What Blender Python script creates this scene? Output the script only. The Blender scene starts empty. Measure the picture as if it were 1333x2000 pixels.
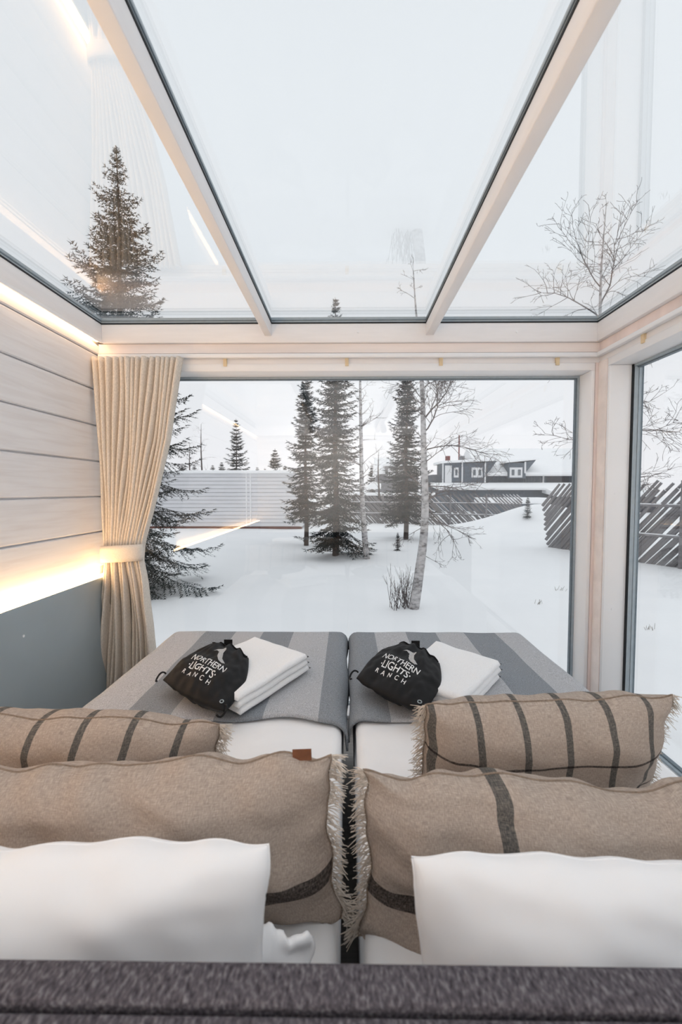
import bpy, bmesh, math, random
from mathutils import Vector, Matrix, noise as mnoise
import numpy as np

scene = bpy.context.scene
COL = scene.collection
R = math.radians
EYE = 1.45
FILL_SPOT_W = 92.0                                        # each added fill spotlight

# ------------------------------------------------------------------ camera
cam_d = bpy.data.cameras.new('camera')
cam_d.sensor_fit = 'VERTICAL'; cam_d.sensor_height = 36.0; cam_d.sensor_width = 24.0
cam_d.lens = 16.0
cam_d.clip_start = 0.02; cam_d.clip_end = 500
cam_d.dof.use_dof = True; cam_d.dof.focus_distance = 2.3; cam_d.dof.aperture_fstop = 4.5
cam = bpy.data.objects.new('camera', cam_d); COL.objects.link(cam)
cam.location = (0, 0, EYE)
cam.rotation_euler = (R(90 - 2.77), 0, R(0.7))
scene.camera = cam
CAMM = cam.rotation_euler.to_matrix()
F = 16.0 / 36.0 * 2000

def ray(px, py):
    return CAMM @ Vector(((px - 666.5) / F, (1000 - py) / F, -1.0))
def at(px, py, Y):                       # point of the place seen at a pixel, at depth Y
    d = ray(px, py); t = Y / d.y
    return Vector((0, 0, EYE)) + d * t
def ground(px, py, z):                   # same, on the horizontal plane z
    d = ray(px, py); t = (z - EYE) / d.z
    return Vector((0, 0, EYE)) + d * t

# ------------------------------------------------------------------ world and exposure
world = bpy.data.worlds.new('overcast_sky'); scene.world = world; world.use_nodes = True
wn = world.node_tree; wn.nodes.clear()
wo = wn.nodes.new('ShaderNodeOutputWorld'); wb = wn.nodes.new('ShaderNodeBackground')
wt = wn.nodes.new('ShaderNodeTexCoord'); ws = wn.nodes.new('ShaderNodeSeparateXYZ'); wr = wn.nodes.new('ShaderNodeValToRGB')
wn.links.new(wt.outputs['Generated'], ws.inputs[0]); wn.links.new(ws.outputs['Z'], wr.inputs[0])
wr.color_ramp.elements[0].position = 0.0; wr.color_ramp.elements[0].color = (0.685, 0.685, 0.71, 1)
wr.color_ramp.elements[1].position = 0.45; wr.color_ramp.elements[1].color = (0.635, 0.665, 0.695, 1)
wn.links.new(wr.outputs[0], wb.inputs[0]); wb.inputs[1].default_value = 1.0
wn.links.new(wb.outputs[0], wo.inputs[0])
scene.view_settings.view_transform = 'Standard'
scene.view_settings.look = 'None'
scene.view_settings.exposure = 0.42
scene.view_settings.gamma = 1.0
scene.view_settings.use_curve_mapping = False

# ------------------------------------------------------------------ material helpers
def new_mat(name):
    m = bpy.data.materials.new(name); m.use_nodes = True
    nt = m.node_tree; b = nt.nodes['Principled BSDF']
    return m, nt, b
def N(nt, t, **kw):
    n = nt.nodes.new(t)
    for k, v in kw.items(): setattr(n, k, v)
    return n
def L(nt, a, b): nt.links.new(a, b)
def ramp(nt, stops, src):
    r = N(nt, 'ShaderNodeValToRGB'); e = r.color_ramp.elements
    while len(e) < len(stops): e.new(0.5)
    for i, (p, c) in enumerate(stops):
        e[i].position = p; e[i].color = (*c, 1)
    L(nt, src, r.inputs[0]); return r
def simple(name, col, rough=0.6, spec=0.3, nscale=0, namt=0.15, bump=0, stretch=(1, 1, 1), metal=0, coord='Object', detail=4):
    m, nt, b = new_mat(name)
    b.inputs['Roughness'].default_value = rough
    b.inputs['Specular IOR Level'].default_value = spec
    b.inputs['Metallic'].default_value = metal
    b.inputs['Base Color'].default_value = (*col, 1)
    if nscale:
        tc = N(nt, 'ShaderNodeTexCoord'); mp = N(nt, 'ShaderNodeMapping'); mp.inputs['Scale'].default_value = stretch
        no = N(nt, 'ShaderNodeTexNoise'); no.inputs['Scale'].default_value = nscale; no.inputs['Detail'].default_value = detail
        L(nt, tc.outputs[coord], mp.inputs[0]); L(nt, mp.outputs[0], no.inputs['Vector'])
        lo = tuple(c * (1 - namt) for c in col); hi = tuple(min(1, c * (1 + namt)) for c in col)
        r = ramp(nt, [(0.3, lo), (0.7, hi)], no.outputs['Fac'])
        L(nt, r.outputs[0], b.inputs['Base Color'])
        if bump:
            bp = N(nt, 'ShaderNodeBump'); bp.inputs['Strength'].default_value = bump; bp.inputs['Distance'].default_value = 0.002
            L(nt, no.outputs['Fac'], bp.inputs['Height']); L(nt, bp.outputs[0], b.inputs['Normal'])
    return m

M = {}
M['white_wood'] = simple('white_painted_wood', (0.87, 0.855, 0.86), 0.5, 0.3, 6, 0.02, 0.05, (1, 1, 8))
M['white_frame'] = simple('white_frame_paint', (0.87, 0.87, 0.88), 0.4, 0.35, 3, 0.015)
M['pink_wood'] = simple('bare_pine', (0.84, 0.72, 0.68), 0.6, 0.2, 9, 0.10, 0.1, (1, 1, 0.15))
M['pine_strip'] = simple('waxed_pine_strip', (0.86, 0.78, 0.74), 0.6, 0.2, 9, 0.08, 0.1, (0.15, 1, 1))
M['gasket'] = simple('grey_gasket', (0.16, 0.20, 0.23), 0.45, 0.4, 40, 0.1)
M['gasket_light'] = simple('aluminium_spacer', (0.36, 0.42, 0.46), 0.35, 0.5, 40, 0.06)
M['rubber'] = simple('black_rubber', (0.015, 0.017, 0.02), 0.6, 0.3, 40, 0.1)
M['grey_panel'] = simple('grey_green_panel', (0.37, 0.43, 0.46), 0.55, 0.25, 3, 0.04)
M['floor'] = simple('grey_laminate', (0.42, 0.40, 0.38), 0.5, 0.3, 5, 0.15, 0, (1, 12, 1))
M['bracket'] = simple('pale_pine_block', (0.72, 0.58, 0.38), 0.6, 0.2, 20, 0.1)
M['back_wall'] = simple('pale_back_wall', (0.82, 0.80, 0.78), 0.9, 0.0, 6, 0.2, 0.1, (0.2, 1, 4))
M['sheet'] = simple('white_cotton_sheet', (0.92, 0.92, 0.93), 0.85, 0.1, 14, 0.015, 0.25)
M['towel'] = simple('white_terry', (0.93, 0.93, 0.935), 0.95, 0.05, 350, 0.05, 0.8)
M['bag'] = simple('black_nylon', (0.009, 0.009, 0.010), 0.65, 0.2, 30, 0.2, 0.3)
M['print'] = simple('white_print', (0.82, 0.82, 0.82), 0.7, 0.2, 200, 0.04)
M['leather'] = simple('brown_leather', (0.17, 0.065, 0.03), 0.55, 0.35, 60, 0.2, 0.3)
M['bed_base'] = simple('grey_bed_fabric', (0.20, 0.20, 0.22), 0.9, 0.1, 200, 0.2, 0.3)
M['leg'] = simple('dark_stained_leg', (0.05, 0.045, 0.04), 0.4, 0.4, 20, 0.2)
M['fringe'] = simple('linen_fringe', (0.62, 0.55, 0.48), 0.9, 0.05, 120, 0.2)
M['seam'] = simple('linen_seam', (0.26, 0.20, 0.155), 0.9, 0.05, 200, 0.2)
M['needles'] = simple('spruce_needles', (0.016, 0.027, 0.029), 0.8, 0.08, 3, 0.5)
M['trunk_dark'] = simple('spruce_bark', (0.075, 0.062, 0.055), 0.9, 0.1, 12, 0.35, 0.4, (1, 1, 0.3))
M['twig'] = simple('bare_twig_bark', (0.105, 0.085, 0.082), 0.85, 0.1, 8, 0.3)
M['pole'] = simple('weathered_pole', (0.21, 0.20, 0.205), 0.9, 0.1, 6, 0.3, 0.3, (1, 1, 0.2))
def pole_mat():
    m = M['pole']; nt = m.node_tree; b = nt.nodes['Principled BSDF']; src = b.inputs['Base Color'].links[0].from_socket
    g = N(nt, 'ShaderNodeNewGeometry'); sp = N(nt, 'ShaderNodeSeparateXYZ'); L(nt, g.outputs['True Normal'], sp.inputs[0])
    gt = N(nt, 'ShaderNodeMath', operation='GREATER_THAN'); L(nt, sp.outputs['Z'], gt.inputs[0]); gt.inputs[1].default_value = 0.5
    mx = N(nt, 'ShaderNodeMix', data_type='RGBA'); L(nt, gt.outputs[0], mx.inputs[0]); L(nt, src, mx.inputs[6]); mx.inputs[7].default_value = (0.85, 0.86, 0.88, 1)
    L(nt, mx.outputs[2], b.inputs['Base Color'])
pole_mat()                                             # snow settled on the upper side of the poles
M['house_wall'] = simple('blue_grey_boards', (0.105, 0.13, 0.16), 0.8, 0.1, 5, 0.15)
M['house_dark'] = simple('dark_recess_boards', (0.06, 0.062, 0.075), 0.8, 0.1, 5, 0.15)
M['house_grey'] = simple('grey_boards', (0.22, 0.22, 0.235), 0.8, 0.1, 5, 0.15)
M['house_white'] = simple('white_trim_paint', (0.78, 0.78, 0.79), 0.6, 0.2, 8, 0.03)
M['pane_dark'] = simple('dark_window_pane', (0.10, 0.12, 0.14), 0.1, 0.5, 3, 0.1)
M['red_paint'] = simple('falu_red_paint', (0.22, 0.055, 0.05), 0.7, 0.2, 6, 0.15)
M['cabin_board'] = simple('white_cabin_board', (0.72, 0.72, 0.74), 0.6, 0.2, 5, 0.04, 0, (0.2, 1, 1))
M['cabin_joint'] = simple('cabin_joint', (0.42, 0.42, 0.44), 0.8, 0.1, 5, 0.05)
M['cabin_base'] = simple('red_brown_sill', (0.14, 0.06, 0.05), 0.8, 0.1, 5, 0.2)
M['grass'] = simple('dry_grass', (0.15, 0.12, 0.09), 0.9, 0.1, 20, 0.3)

def snow_mat():
    m, nt, b = new_mat('snow')
    b.inputs['Roughness'].default_value = 0.75; b.inputs['Specular IOR Level'].default_value = 0.2
    tc = N(nt, 'ShaderNodeTexCoord'); n1 = N(nt, 'ShaderNodeTexNoise'); n1.inputs['Scale'].default_value = 1.4; n1.inputs['Detail'].default_value = 8
    L(nt, tc.outputs['Object'], n1.inputs['Vector'])
    r = ramp(nt, [(0.3, (0.93, 0.935, 0.945)), (0.7, (0.96, 0.962, 0.968))], n1.outputs['Fac'])
    L(nt, r.outputs[0], b.inputs['Base Color'])
    bp = N(nt, 'ShaderNodeBump'); bp.inputs['Strength'].default_value = 0.5; bp.inputs['Distance'].default_value = 0.06
    L(nt, n1.outputs['Fac'], bp.inputs['Height']); L(nt, bp.outputs[0], b.inputs['Normal'])
    return m
M['snow'] = snow_mat()

def plank_mat():
    m, nt, b = new_mat('whitewashed_plank')
    b.inputs['Roughness'].default_value = 0.55; b.inputs['Specular IOR Level'].default_value = 0.25
    tc = N(nt, 'ShaderNodeTexCoord'); oi = N(nt, 'ShaderNodeObjectInfo')
    add = N(nt, 'ShaderNodeVectorMath', operation='ADD'); mp = N(nt, 'ShaderNodeMapping'); mp.inputs['Scale'].default_value = (1, 0.9, 14)
    L(nt, tc.outputs['Object'], add.inputs[0]); L(nt, oi.outputs['Location'], add.inputs[1]); L(nt, add.outputs[0], mp.inputs[0])
    n1 = N(nt, 'ShaderNodeTexNoise'); n1.inputs['Scale'].default_value = 3; n1.inputs['Detail'].default_value = 6; n1.inputs['Distortion'].default_value = 0.6
    L(nt, mp.outputs[0], n1.inputs['Vector'])
    r = ramp(nt, [(0.25, (0.74, 0.71, 0.705)), (0.55, (0.81, 0.795, 0.80)), (0.8, (0.84, 0.83, 0.83))], n1.outputs['Fac'])
    L(nt, r.outputs[0], b.inputs['Base Color'])
    bp = N(nt, 'ShaderNodeBump'); bp.inputs['Strength'].default_value = 0.15; bp.inputs['Distance'].default_value = 0.003
    L(nt, n1.outputs['Fac'], bp.inputs['Height']); L(nt, bp.outputs[0], b.inputs['Normal'])
    return m
M['plank'] = plank_mat()

def glass_mat(name, f0):
    m = bpy.data.materials.new(name); m.use_nodes = True; nt = m.node_tree; nt.nodes.clear()
    o = N(nt, 'ShaderNodeOutputMaterial'); mx = N(nt, 'ShaderNodeMixShader'); tr = N(nt, 'ShaderNodeBsdfTransparent'); gl = N(nt, 'ShaderNodeBsdfGlossy')
    tr.inputs[0].default_value = (0.985, 0.99, 0.99, 1); gl.inputs['Roughness'].default_value = 0.0; gl.inputs[0].default_value = (1, 1, 1, 1)
    g = N(nt, 'ShaderNodeNewGeometry'); dt = N(nt, 'ShaderNodeVectorMath', operation='DOT_PRODUCT')
    L(nt, g.outputs['Incoming'], dt.inputs[0]); L(nt, g.outputs['Normal'], dt.inputs[1])
    ab = N(nt, 'ShaderNodeMath', operation='ABSOLUTE'); L(nt, dt.outputs['Value'], ab.inputs[0])
    sb = N(nt, 'ShaderNodeMath', operation='SUBTRACT'); sb.inputs[0].default_value = 1; L(nt, ab.outputs[0], sb.inputs[1])
    pw = N(nt, 'ShaderNodeMath', operation='POWER'); L(nt, sb.outputs[0], pw.inputs[0]); pw.inputs[1].default_value = 5
    ma = N(nt, 'ShaderNodeMath', operation='MULTIPLY_ADD'); L(nt, pw.outputs[0], ma.inputs[0]); ma.inputs[1].default_value = 1 - f0; ma.inputs[2].default_value = f0
    L(nt, ma.outputs[0], mx.inputs[0]); L(nt, tr.outputs[0], mx.inputs[1]); L(nt, gl.outputs[0], mx.inputs[2]); L(nt, mx.outputs[0], o.inputs[0])
    return m
M['glass'] = glass_mat('double_glazing', 0.045)
M['roof_glass'] = glass_mat('coated_roof_glazing', 0.09)

def emit_mat(name, col, s):
    m = bpy.data.materials.new(name); m.use_nodes = True; nt = m.node_tree; nt.nodes.clear()
    o = N(nt, 'ShaderNodeOutputMaterial'); e = N(nt, 'ShaderNodeEmission'); e.inputs[0].default_value = (*col, 1); e.inputs[1].default_value = s
    L(nt, e.outputs[0], o.inputs[0]); return m
M['led'] = emit_mat('warm_led_diffuser', (1.0, 0.60, 0.27), 30)
M['led_dim'] = emit_mat('warm_led_upper', (1.0, 0.60, 0.30), 17)

def cloth_mat(name, base, warm, stripes_u=(), stripes_v=(), scol=(0.055, 0.06, 0.06), weave=420):
    """linen: UV-based weave, woven stripes at fixed places of the cloth. stripes: (centre, half width, colour)"""
    m, nt, b = new_mat(name)
    b.inputs['Roughness'].default_value = 0.92; b.inputs['Specular IOR Level'].default_value = 0.08
    uv = N(nt, 'ShaderNodeUVMap'); sep = N(nt, 'ShaderNodeSeparateXYZ'); L(nt, uv.outputs[0], sep.inputs[0])
    mp = N(nt, 'ShaderNodeMapping'); mp.inputs['Scale'].default_value = (0.12, 1, 1); L(nt, uv.outputs[0], mp.inputs[0])
    n1 = N(nt, 'ShaderNodeTexNoise'); n1.inputs['Scale'].default_value = weave; n1.inputs['Detail'].default_value = 3; L(nt, mp.outputs[0], n1.inputs['Vector'])
    mp2 = N(nt, 'ShaderNodeMapping'); mp2.inputs['Scale'].default_value = (1, 0.12, 1); L(nt, uv.outputs[0], mp2.inputs[0])
    n2 = N(nt, 'ShaderNodeTexNoise'); n2.inputs['Scale'].default_value = weave; n2.inputs['Detail'].default_value = 3; L(nt, mp2.outputs[0], n2.inputs['Vector'])
    av = N(nt, 'ShaderNodeMath', operation='ADD'); L(nt, n1.outputs['Fac'], av.inputs[0]); L(nt, n2.outputs['Fac'], av.inputs[1])
    hf = N(nt, 'ShaderNodeMath', operation='MULTIPLY'); L(nt, av.outputs[0], hf.inputs[0]); hf.inputs[1].default_value = 0.5
    r = ramp(nt, [(0.36, tuple(c * 0.72 for c in base)), (0.52, base), (0.66, warm)], hf.outputs[0])
    cur = r.outputs[0]
    def stripe(axis, c, hw, col):
        nonlocal cur
        s = N(nt, 'ShaderNodeMath', operation='SUBTRACT'); L(nt, sep.outputs[axis], s.inputs[0]); s.inputs[1].default_value = c
        a = N(nt, 'ShaderNodeMath', operation='ABSOLUTE'); L(nt, s.outputs[0], a.inputs[0])
        lt = N(nt, 'ShaderNodeMath', operation='LESS_THAN'); L(nt, a.outputs[0], lt.inputs[0]); lt.inputs[1].default_value = hw
        f = N(nt, 'ShaderNodeMath', operation='MULTIPLY'); L(nt, lt.outputs[0], f.inputs[0])
        sp = ramp(nt, [(0.40, (0.95,) * 3), (0.62, (0.62,) * 3)], hf.outputs[0]); L(nt, sp.outputs[0], f.inputs[1])
        mx = N(nt, 'ShaderNodeMix', data_type='RGBA'); L(nt, f.outputs[0], mx.inputs[0]); L(nt, cur, mx.inputs[6]); mx.inputs[7].default_value = (*col, 1)
        cur = mx.outputs[2]
    for c, hw in stripes_u: stripe('X', c, hw, scol)
    for c, hw in stripes_v: stripe('Y', c, hw, (0.014, 0.011, 0.013))
    L(nt, cur, b.inputs['Base Color'])
    bp = N(nt, 'ShaderNodeBump'); bp.inputs['Strength'].default_value = 0.6; bp.inputs['Distance'].default_value = 0.0015
    L(nt, hf.outputs[0], bp.inputs['Height']); L(nt, bp.outputs[0], b.inputs['Normal'])
    return m
LIN = (0.44, 0.365, 0.31); LINW = (0.56, 0.48, 0.42)
M['plaid'] = cloth_mat('plaid_linen', LIN, LINW, [(0.02, .013), (0.19, .013), (0.36, .013), (0.53, .013), (0.70, .013), (0.87, .013)], [(0.34, .009), (0.66, .009)])
M['linen_a'] = cloth_mat('linen_wide_band', LIN, LINW, [], [(0.33, .05)])
M['linen_b'] = cloth_mat('linen_band_and_stripe', LIN, LINW, [(0.31, .017)], [(0.33, .05)])
M['pillowcase'] = simple('white_pillowcase', (0.93, 0.93, 0.94), 0.8, 0.12, 9, 0.012, 0.3)
M['curtain'] = simple('greige_curtain', (0.70, 0.635, 0.56), 0.95, 0.05, 260, 0.14, 0.4, (1, 1, 0.35))
M['tieback'] = simple('greige_tieback', (0.74, 0.68, 0.61), 0.95, 0.05, 260, 0.1, 0.3)

def blanket_mat(name, sign):
    m, nt, b = new_mat(name)
    b.inputs['Roughness'].default_value = 0.95; b.inputs['Specular IOR Level'].default_value = 0.05
    uv = N(nt, 'ShaderNodeUVMap'); sep = N(nt, 'ShaderNodeSeparateXYZ'); L(nt, uv.outputs[0], sep.inputs[0])
    tc = N(nt, 'ShaderNodeTexCoord'); no = N(nt, 'ShaderNodeTexNoise'); no.inputs['Scale'].default_value = 330; no.inputs['Detail'].default_value = 5
    L(nt, tc.outputs['Object'], no.inputs['Vector'])
    li = (0.50, 0.505, 0.525); dk = (0.285, 0.305, 0.33); md = (0.33, 0.335, 0.35)
    st = [(0.0, li), (0.2, dk), (0.375, li), (0.53, dk), (0.70, li), (0.90, dk)] if sign < 0 else [(0.0, dk), (0.14, li), (0.32, dk), (0.49, li), (0.65, dk), (0.83, li)]
    r = N(nt, 'ShaderNodeValToRGB'); r.color_ramp.interpolation = 'CONSTANT'; e = r.color_ramp.elements
    while len(e) < len(st): e.new(0.5)
    for i, (p, c) in enumerate(st): e[i].position = p; e[i].color = (*c, 1)
    L(nt, sep.outputs['X'], r.inputs[0])
    sp = ramp(nt, [(0.3, (0.6,) * 3), (0.7, (1.3,) * 3)], no.outputs['Fac'])
    mx = N(nt, 'ShaderNodeMix', data_type='RGBA', blend_type='MULTIPLY'); mx.inputs[0].default_value = 1; L(nt, r.outputs[0], mx.inputs[6]); L(nt, sp.outputs[0], mx.inputs[7])
    L(nt, mx.outputs[2], b.inputs['Base Color'])
    bp = N(nt, 'ShaderNodeBump'); bp.inputs['Strength'].default_value = 0.6; bp.inputs['Distance'].default_value = 0.002
    L(nt, no.outputs['Fac'], bp.inputs['Height']); L(nt, bp.outputs[0], b.inputs['Normal'])
    return m
M['blanket_l'] = blanket_mat('grey_striped_wool_a', -1)
M['blanket_r'] = blanket_mat('grey_striped_wool_b', 1)

def felt_mat():
    m, nt, b = new_mat('charcoal_felt')
    b.inputs['Roughness'].default_value = 0.95; b.inputs['Specular IOR Level'].default_value = 0.1
    tc = N(nt, 'ShaderNodeTexCoord'); mp = N(nt, 'ShaderNodeMapping'); mp.inputs['Rotation'].default_value = (0, 0, R(35)); mp.inputs['Scale'].default_value = (1, .45, 1)
    L(nt, tc.outputs['Object'], mp.inputs[0])
    n1 = N(nt, 'ShaderNodeTexNoise'); n1.inputs['Scale'].default_value = 260; n1.inputs['Detail'].default_value = 5; L(nt, mp.outputs[0], n1.inputs['Vector'])
    r = ramp(nt, [(0.3, (0.045, 0.04, 0.048)), (0.52, (0.105, 0.095, 0.108)), (0.72, (0.23, 0.22, 0.235))], n1.outputs['Fac'])
    L(nt, r.outputs[0], b.inputs['Base Color'])
    bp = N(nt, 'ShaderNodeBump'); bp.inputs['Strength'].default_value = 0.8; bp.inputs['Distance'].default_value = 0.002
    L(nt, n1.outputs['Fac'], bp.inputs['Height']); L(nt, bp.outputs[0], b.inputs['Normal'])
    return m
M['felt'] = felt_mat()

def birch_mat():
    m, nt, b = new_mat('birch_bark')
    b.inputs['Roughness'].default_value = 0.8
    tc = N(nt, 'ShaderNodeTexCoord'); mp = N(nt, 'ShaderNodeMapping'); mp.inputs['Scale'].default_value = (1, 1, 2.0); L(nt, tc.outputs['Object'], mp.inputs[0])
    n1 = N(nt, 'ShaderNodeTexNoise'); n1.inputs['Scale'].default_value = 11; n1.inputs['Detail'].default_value = 8; L(nt, mp.outputs[0], n1.inputs['Vector'])
    r = ramp(nt, [(0.34, (0.12, 0.11, 0.11)), (0.46, (0.38, 0.365, 0.365)), (0.62, (0.55, 0.53, 0.53))], n1.outputs['Fac'])
    L(nt, r.outputs[0], b.inputs['Base Color']); return m
M['birch'] = birch_mat()

# ------------------------------------------------------------------ mesh helpers
class MB:
    def __init__(self): self.v = []; self.f = []
    def box(self, x0, x1, y0, y1, z0, z1):
        n = len(self.v)
        self.v += [(x0,y0,z0),(x1,y0,z0),(x1,y1,z0),(x0,y1,z0),(x0,y0,z1),(x1,y0,z1),(x1,y1,z1),(x0,y1,z1)]
        self.f += [tuple(n+i for i in q) for q in ((0,3,2,1),(4,5,6,7),(0,1,5,4),(1,2,6,5),(2,3,7,6),(3,0,4,7))]
        return self
    def prism(self, poly, a0, a1, axis='x'):
        """poly: 2-D points; extruded along axis"""
        n = len(self.v); k = len(poly)
        for a in (a0, a1):
            for p, q in poly:
                self.v.append({'x': (a, p, q), 'y': (p, a, q), 'z': (p, q, a)}[axis])
        for i in range(k):
            j = (i + 1) % k; self.f.append((n+i, n+j, n+k+j, n+k+i))
        self.f.append(tuple(n+i for i in reversed(range(k)))); self.f.append(tuple(n+k+i for i in range(k)))
        return self
    def tube(self, pts, radii, seg=6, cap=True):
        n0 = len(self.v); pts = [Vector(p) for p in pts]
        for i, p in enumerate(pts):
            d = (pts[min(i+1, len(pts)-1)] - pts[max(i-1, 0)])
            if d.length < 1e-9: d = Vector((0,0,1))
            d.normalize()
            a = d.cross(Vector((0.13, 0.99, 0.05))); 
            if a.length < 0.05: a = d.cross(Vector((1, 0, 0)))
            a.normalize(); b = d.cross(a)
            for s in range(seg):
                t = 2*math.pi*s/seg; q = p + (a*math.cos(t) + b*math.sin(t)) * radii[i]
                self.v.append(tuple(q))
        for i in range(len(pts)-1):
            for s in range(seg):
                t = (s+1) % seg
                self.f.append((n0+i*seg+s, n0+i*seg+t, n0+(i+1)*seg+t, n0+(i+1)*seg+s))
        if cap and seg > 2:
            self.f.append(tuple(n0+s for s in reversed(range(seg)))); m = n0+(len(pts)-1)*seg
            self.f.append(tuple(m+s for s in range(seg)))
        return self
    def build(self, name, mat, parent=None, smooth=False, origin=None):
        me = bpy.data.meshes.new(name)
        v = self.v
        if origin is not None: v = [(a-origin[0], b-origin[1], c-origin[2]) for a, b, c in v]
        me.from_pydata(v, [], self.f); me.materials.append(mat); me.update()
        if smooth: me.polygons.foreach_set('use_smooth', [True]*len(me.polygons))
        o = bpy.data.objects.new(name, me); COL.objects.link(o)
        if origin is not None: o.location = origin
        if parent is not None: o.parent = parent
        return o
def fixn(o):
    bm = bmesh.new(); bm.from_mesh(o.data); bmesh.ops.recalc_face_normals(bm, faces=bm.faces); bm.to_mesh(o.data); bm.free(); return o
def empty(name, loc=(0,0,0)):
    e = bpy.data.objects.new(name, None); COL.objects.link(e); e.location = loc; e.empty_display_size = 0.1; return e
def tag(o, label, cat, group=None, kind=None):
    o['label'] = label; o['category'] = cat
    if group: o['group'] = group
    if kind: o['kind'] = kind
    return o
def bevel_obj(o, r, seg=3):
    bm = bmesh.new(); bm.from_mesh(o.data)
    bmesh.ops.recalc_face_normals(bm, faces=bm.faces)
    bmesh.ops.bevel(bm, geom=list(bm.edges), offset=r, segments=seg, profile=0.5, affect='EDGES')
    bm.to_mesh(o.data); bm.free()
    o.data.polygons.foreach_set('use_smooth', [True]*len(o.data.polygons)); return o
def bx(name, mat, parent, x0, x1, y0, y1, z0, z1, bev=0):
    o = MB().box(x0, x1, y0, y1, z0, z1).build(name, mat, parent)
    if bev: bevel_obj(o, bev, 2)
    return o

# ------------------------------------------------------------------ the room (floor z = 0, camera looks along +Y)
YE, YB, YF = 2.67, -1.7, 2.65                       # end wall, back wall, front of the roof beam
XL = at(193.5, 690, YE).x; XR = at(1172, 690, YE).x
def zz_(py, Y=2.67): return at(1000, py, Y).z
ZT = zz_(630, YF)                                   # top of the roof beams
ZG = ZT + 0.036                                     # roof glass
BZ = zz_(667, YF)                                   # underside of the roof beams
ZP0, ZR0, ZH0, ZO = zz_(688), zz_(697), zz_(709), zz_(724)
GD = 0.14                                           # depth of the window reveals
GZ0 = 0.10
def child(o, p):
    o.parent = p; o.matrix_parent_inverse = Matrix.Translation(-Vector(p.location)); return o
fl = tag(MB().box(XL-0.2, XR+0.2, YB, YE+0.15, -0.12, 0).build('floor', M['floor']), 'grey laminate floor of the glass bedroom under the beds', 'floor', kind='structure')

# left wall: backing, whitewashed planks, grey lower panel
wl = tag(MB().box(XL-0.16, XL-0.02, YB, YE+0.12, 0, ZG).build('wall_left', M['white_wood']), 'left wall of whitewashed planks above a grey panel', 'wall', kind='structure')
YP = 2.64
edges = [BZ - 0.004, at(182, 692, YP).z]
while edges[-1] > 1.05: edges.append(edges[-1] - 0.2045)
for i in range(len(edges)-1):
    h = edges[i] - edges[i+1] - 0.007
    poly = [(0, 0), (0.014, 0), (0.020, 0.005), (0.020, h-0.005), (0.014, h), (0, h)]
    mb = MB(); mb.prism(poly, YB, YE, 'y')
    o = mb.build('plank', M['plank'], wl); o.location = (XL-0.02, 0, edges[i+1]+0.0035); fixn(o)
ZPAN = 0.948
bx('lower_panel', M['grey_panel'], wl, XL-0.02, XL+0.045, YB, YE, 0.0, ZPAN)['label'] = 'grey green lower panel'
for yy, zz in ((1.92, 0.82), (0.9, 0.82)):
    MB().tube([(XL+0.045, yy, zz), (XL+0.047, yy, zz)], [0.006, 0.006], 10).build('screw_cap', M['white_frame'], wl)
led = empty('led_strip', (XL, 0.5, ZPAN)); tag(led, 'glowing warm LED strip along the top of the grey wall panel', 'light strip')
child(bx('channel', M['gasket_light'], None, XL+0.001, XL+0.044, YB+0.02, YE-0.03, ZPAN, ZPAN+.005), led)
child(bx('diffuser', M['led'], None, XL+0.004, XL+0.038, YB+0.03, YE-0.035, ZPAN+.005, ZPAN+.012), led)
XBL = at(198, 631, YF).x                              # inner face of the left roof beam
led2 = empty('led_strip', (XL+0.012, 0.5, BZ)); tag(led2, 'thin warm LED strip glowing under the left roof beam', 'light strip')
child(bx('channel', M['gasket_light'], None, XL+0.001, XBL-0.006, YB+0.02, YF-0.005, BZ+0.010, BZ+0.014), led2)
child(bx('diffuser', M['led_dim'], None, XL+0.002, XBL-0.010, YB+0.03, YF-0.01, BZ+0.004, BZ+0.010), led2)

# back wall behind the camera
wbk = tag(MB().box(XL-0.16, XR+0.16, YB-0.12, YB-0.02, 0, ZG).build('wall_back', M['back_wall']), 'pale boarded wall behind the bed head', 'wall', kind='structure')

# end wall: posts, header, sill wall, pine strips
GX0, GX1 = -1.40, at(1151, 900, YE).x                 # opening of the end window
we = empty('wall_end', (0, YE, 0)); tag(we, 'white framed end wall around the big window', 'wall', kind='structure')
def c(o): return child(o, we)
c(bx('pine_strip', M['pine_strip'], None, XL, XR, YE-0.002, YE+0.16, ZP0, BZ-0.002))
c(bx('header', M['white_wood'], None, XL, XR, YE, YE+0.16, ZH0, ZP0-0.001))
c(bx('lower_wall', M['white_wood'], None, XL, XR, YE, YE+0.16, 0, GZ0-0.03))
c(bx('post', M['white_wood'], None, XL, GX0-0.02, YE, YE+0.16, GZ0-0.03, ZH0-.001))
c(bx('post', M['white_wood'], None, GX1+0.02, XR-0.002, YE+0.002, YE+0.16, GZ0-0.03, ZH0-.001))
c(bx('corner_board', M['pink_wood'], None, GX1+0.021, XR-0.003, YE-0.012, YE+0.001, 0.02, ZH0-.002))
w1 = empty('window_1', (0, YE+0.05, GZ0)); tag(w1, 'large fixed end window overlooking the snowy yard', 'window', kind='structure')
def c1(o): return child(o, w1)
t = 0.02; g = 0.012; y0, y1 = YE-0.006, YE+GD+0.03; yg = YE+GD
c1(bx('window_frame', M['white_frame'], None, GX0-t, GX1+t, y0, y1, ZO, ZH0-.001, 0.003))
c1(bx('window_frame', M['white_frame'], None, GX0-t, GX1+t, y0, y1, GZ0-t, GZ0, 0.003))
c1(bx('window_frame', M['white_frame'], None, GX0-t, GX0, y0, y1, GZ0, ZO, 0.003))
c1(bx('window_frame', M['white_frame'], None, GX1, GX1+t, y0, y1, GZ0, ZO, 0.003))
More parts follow.
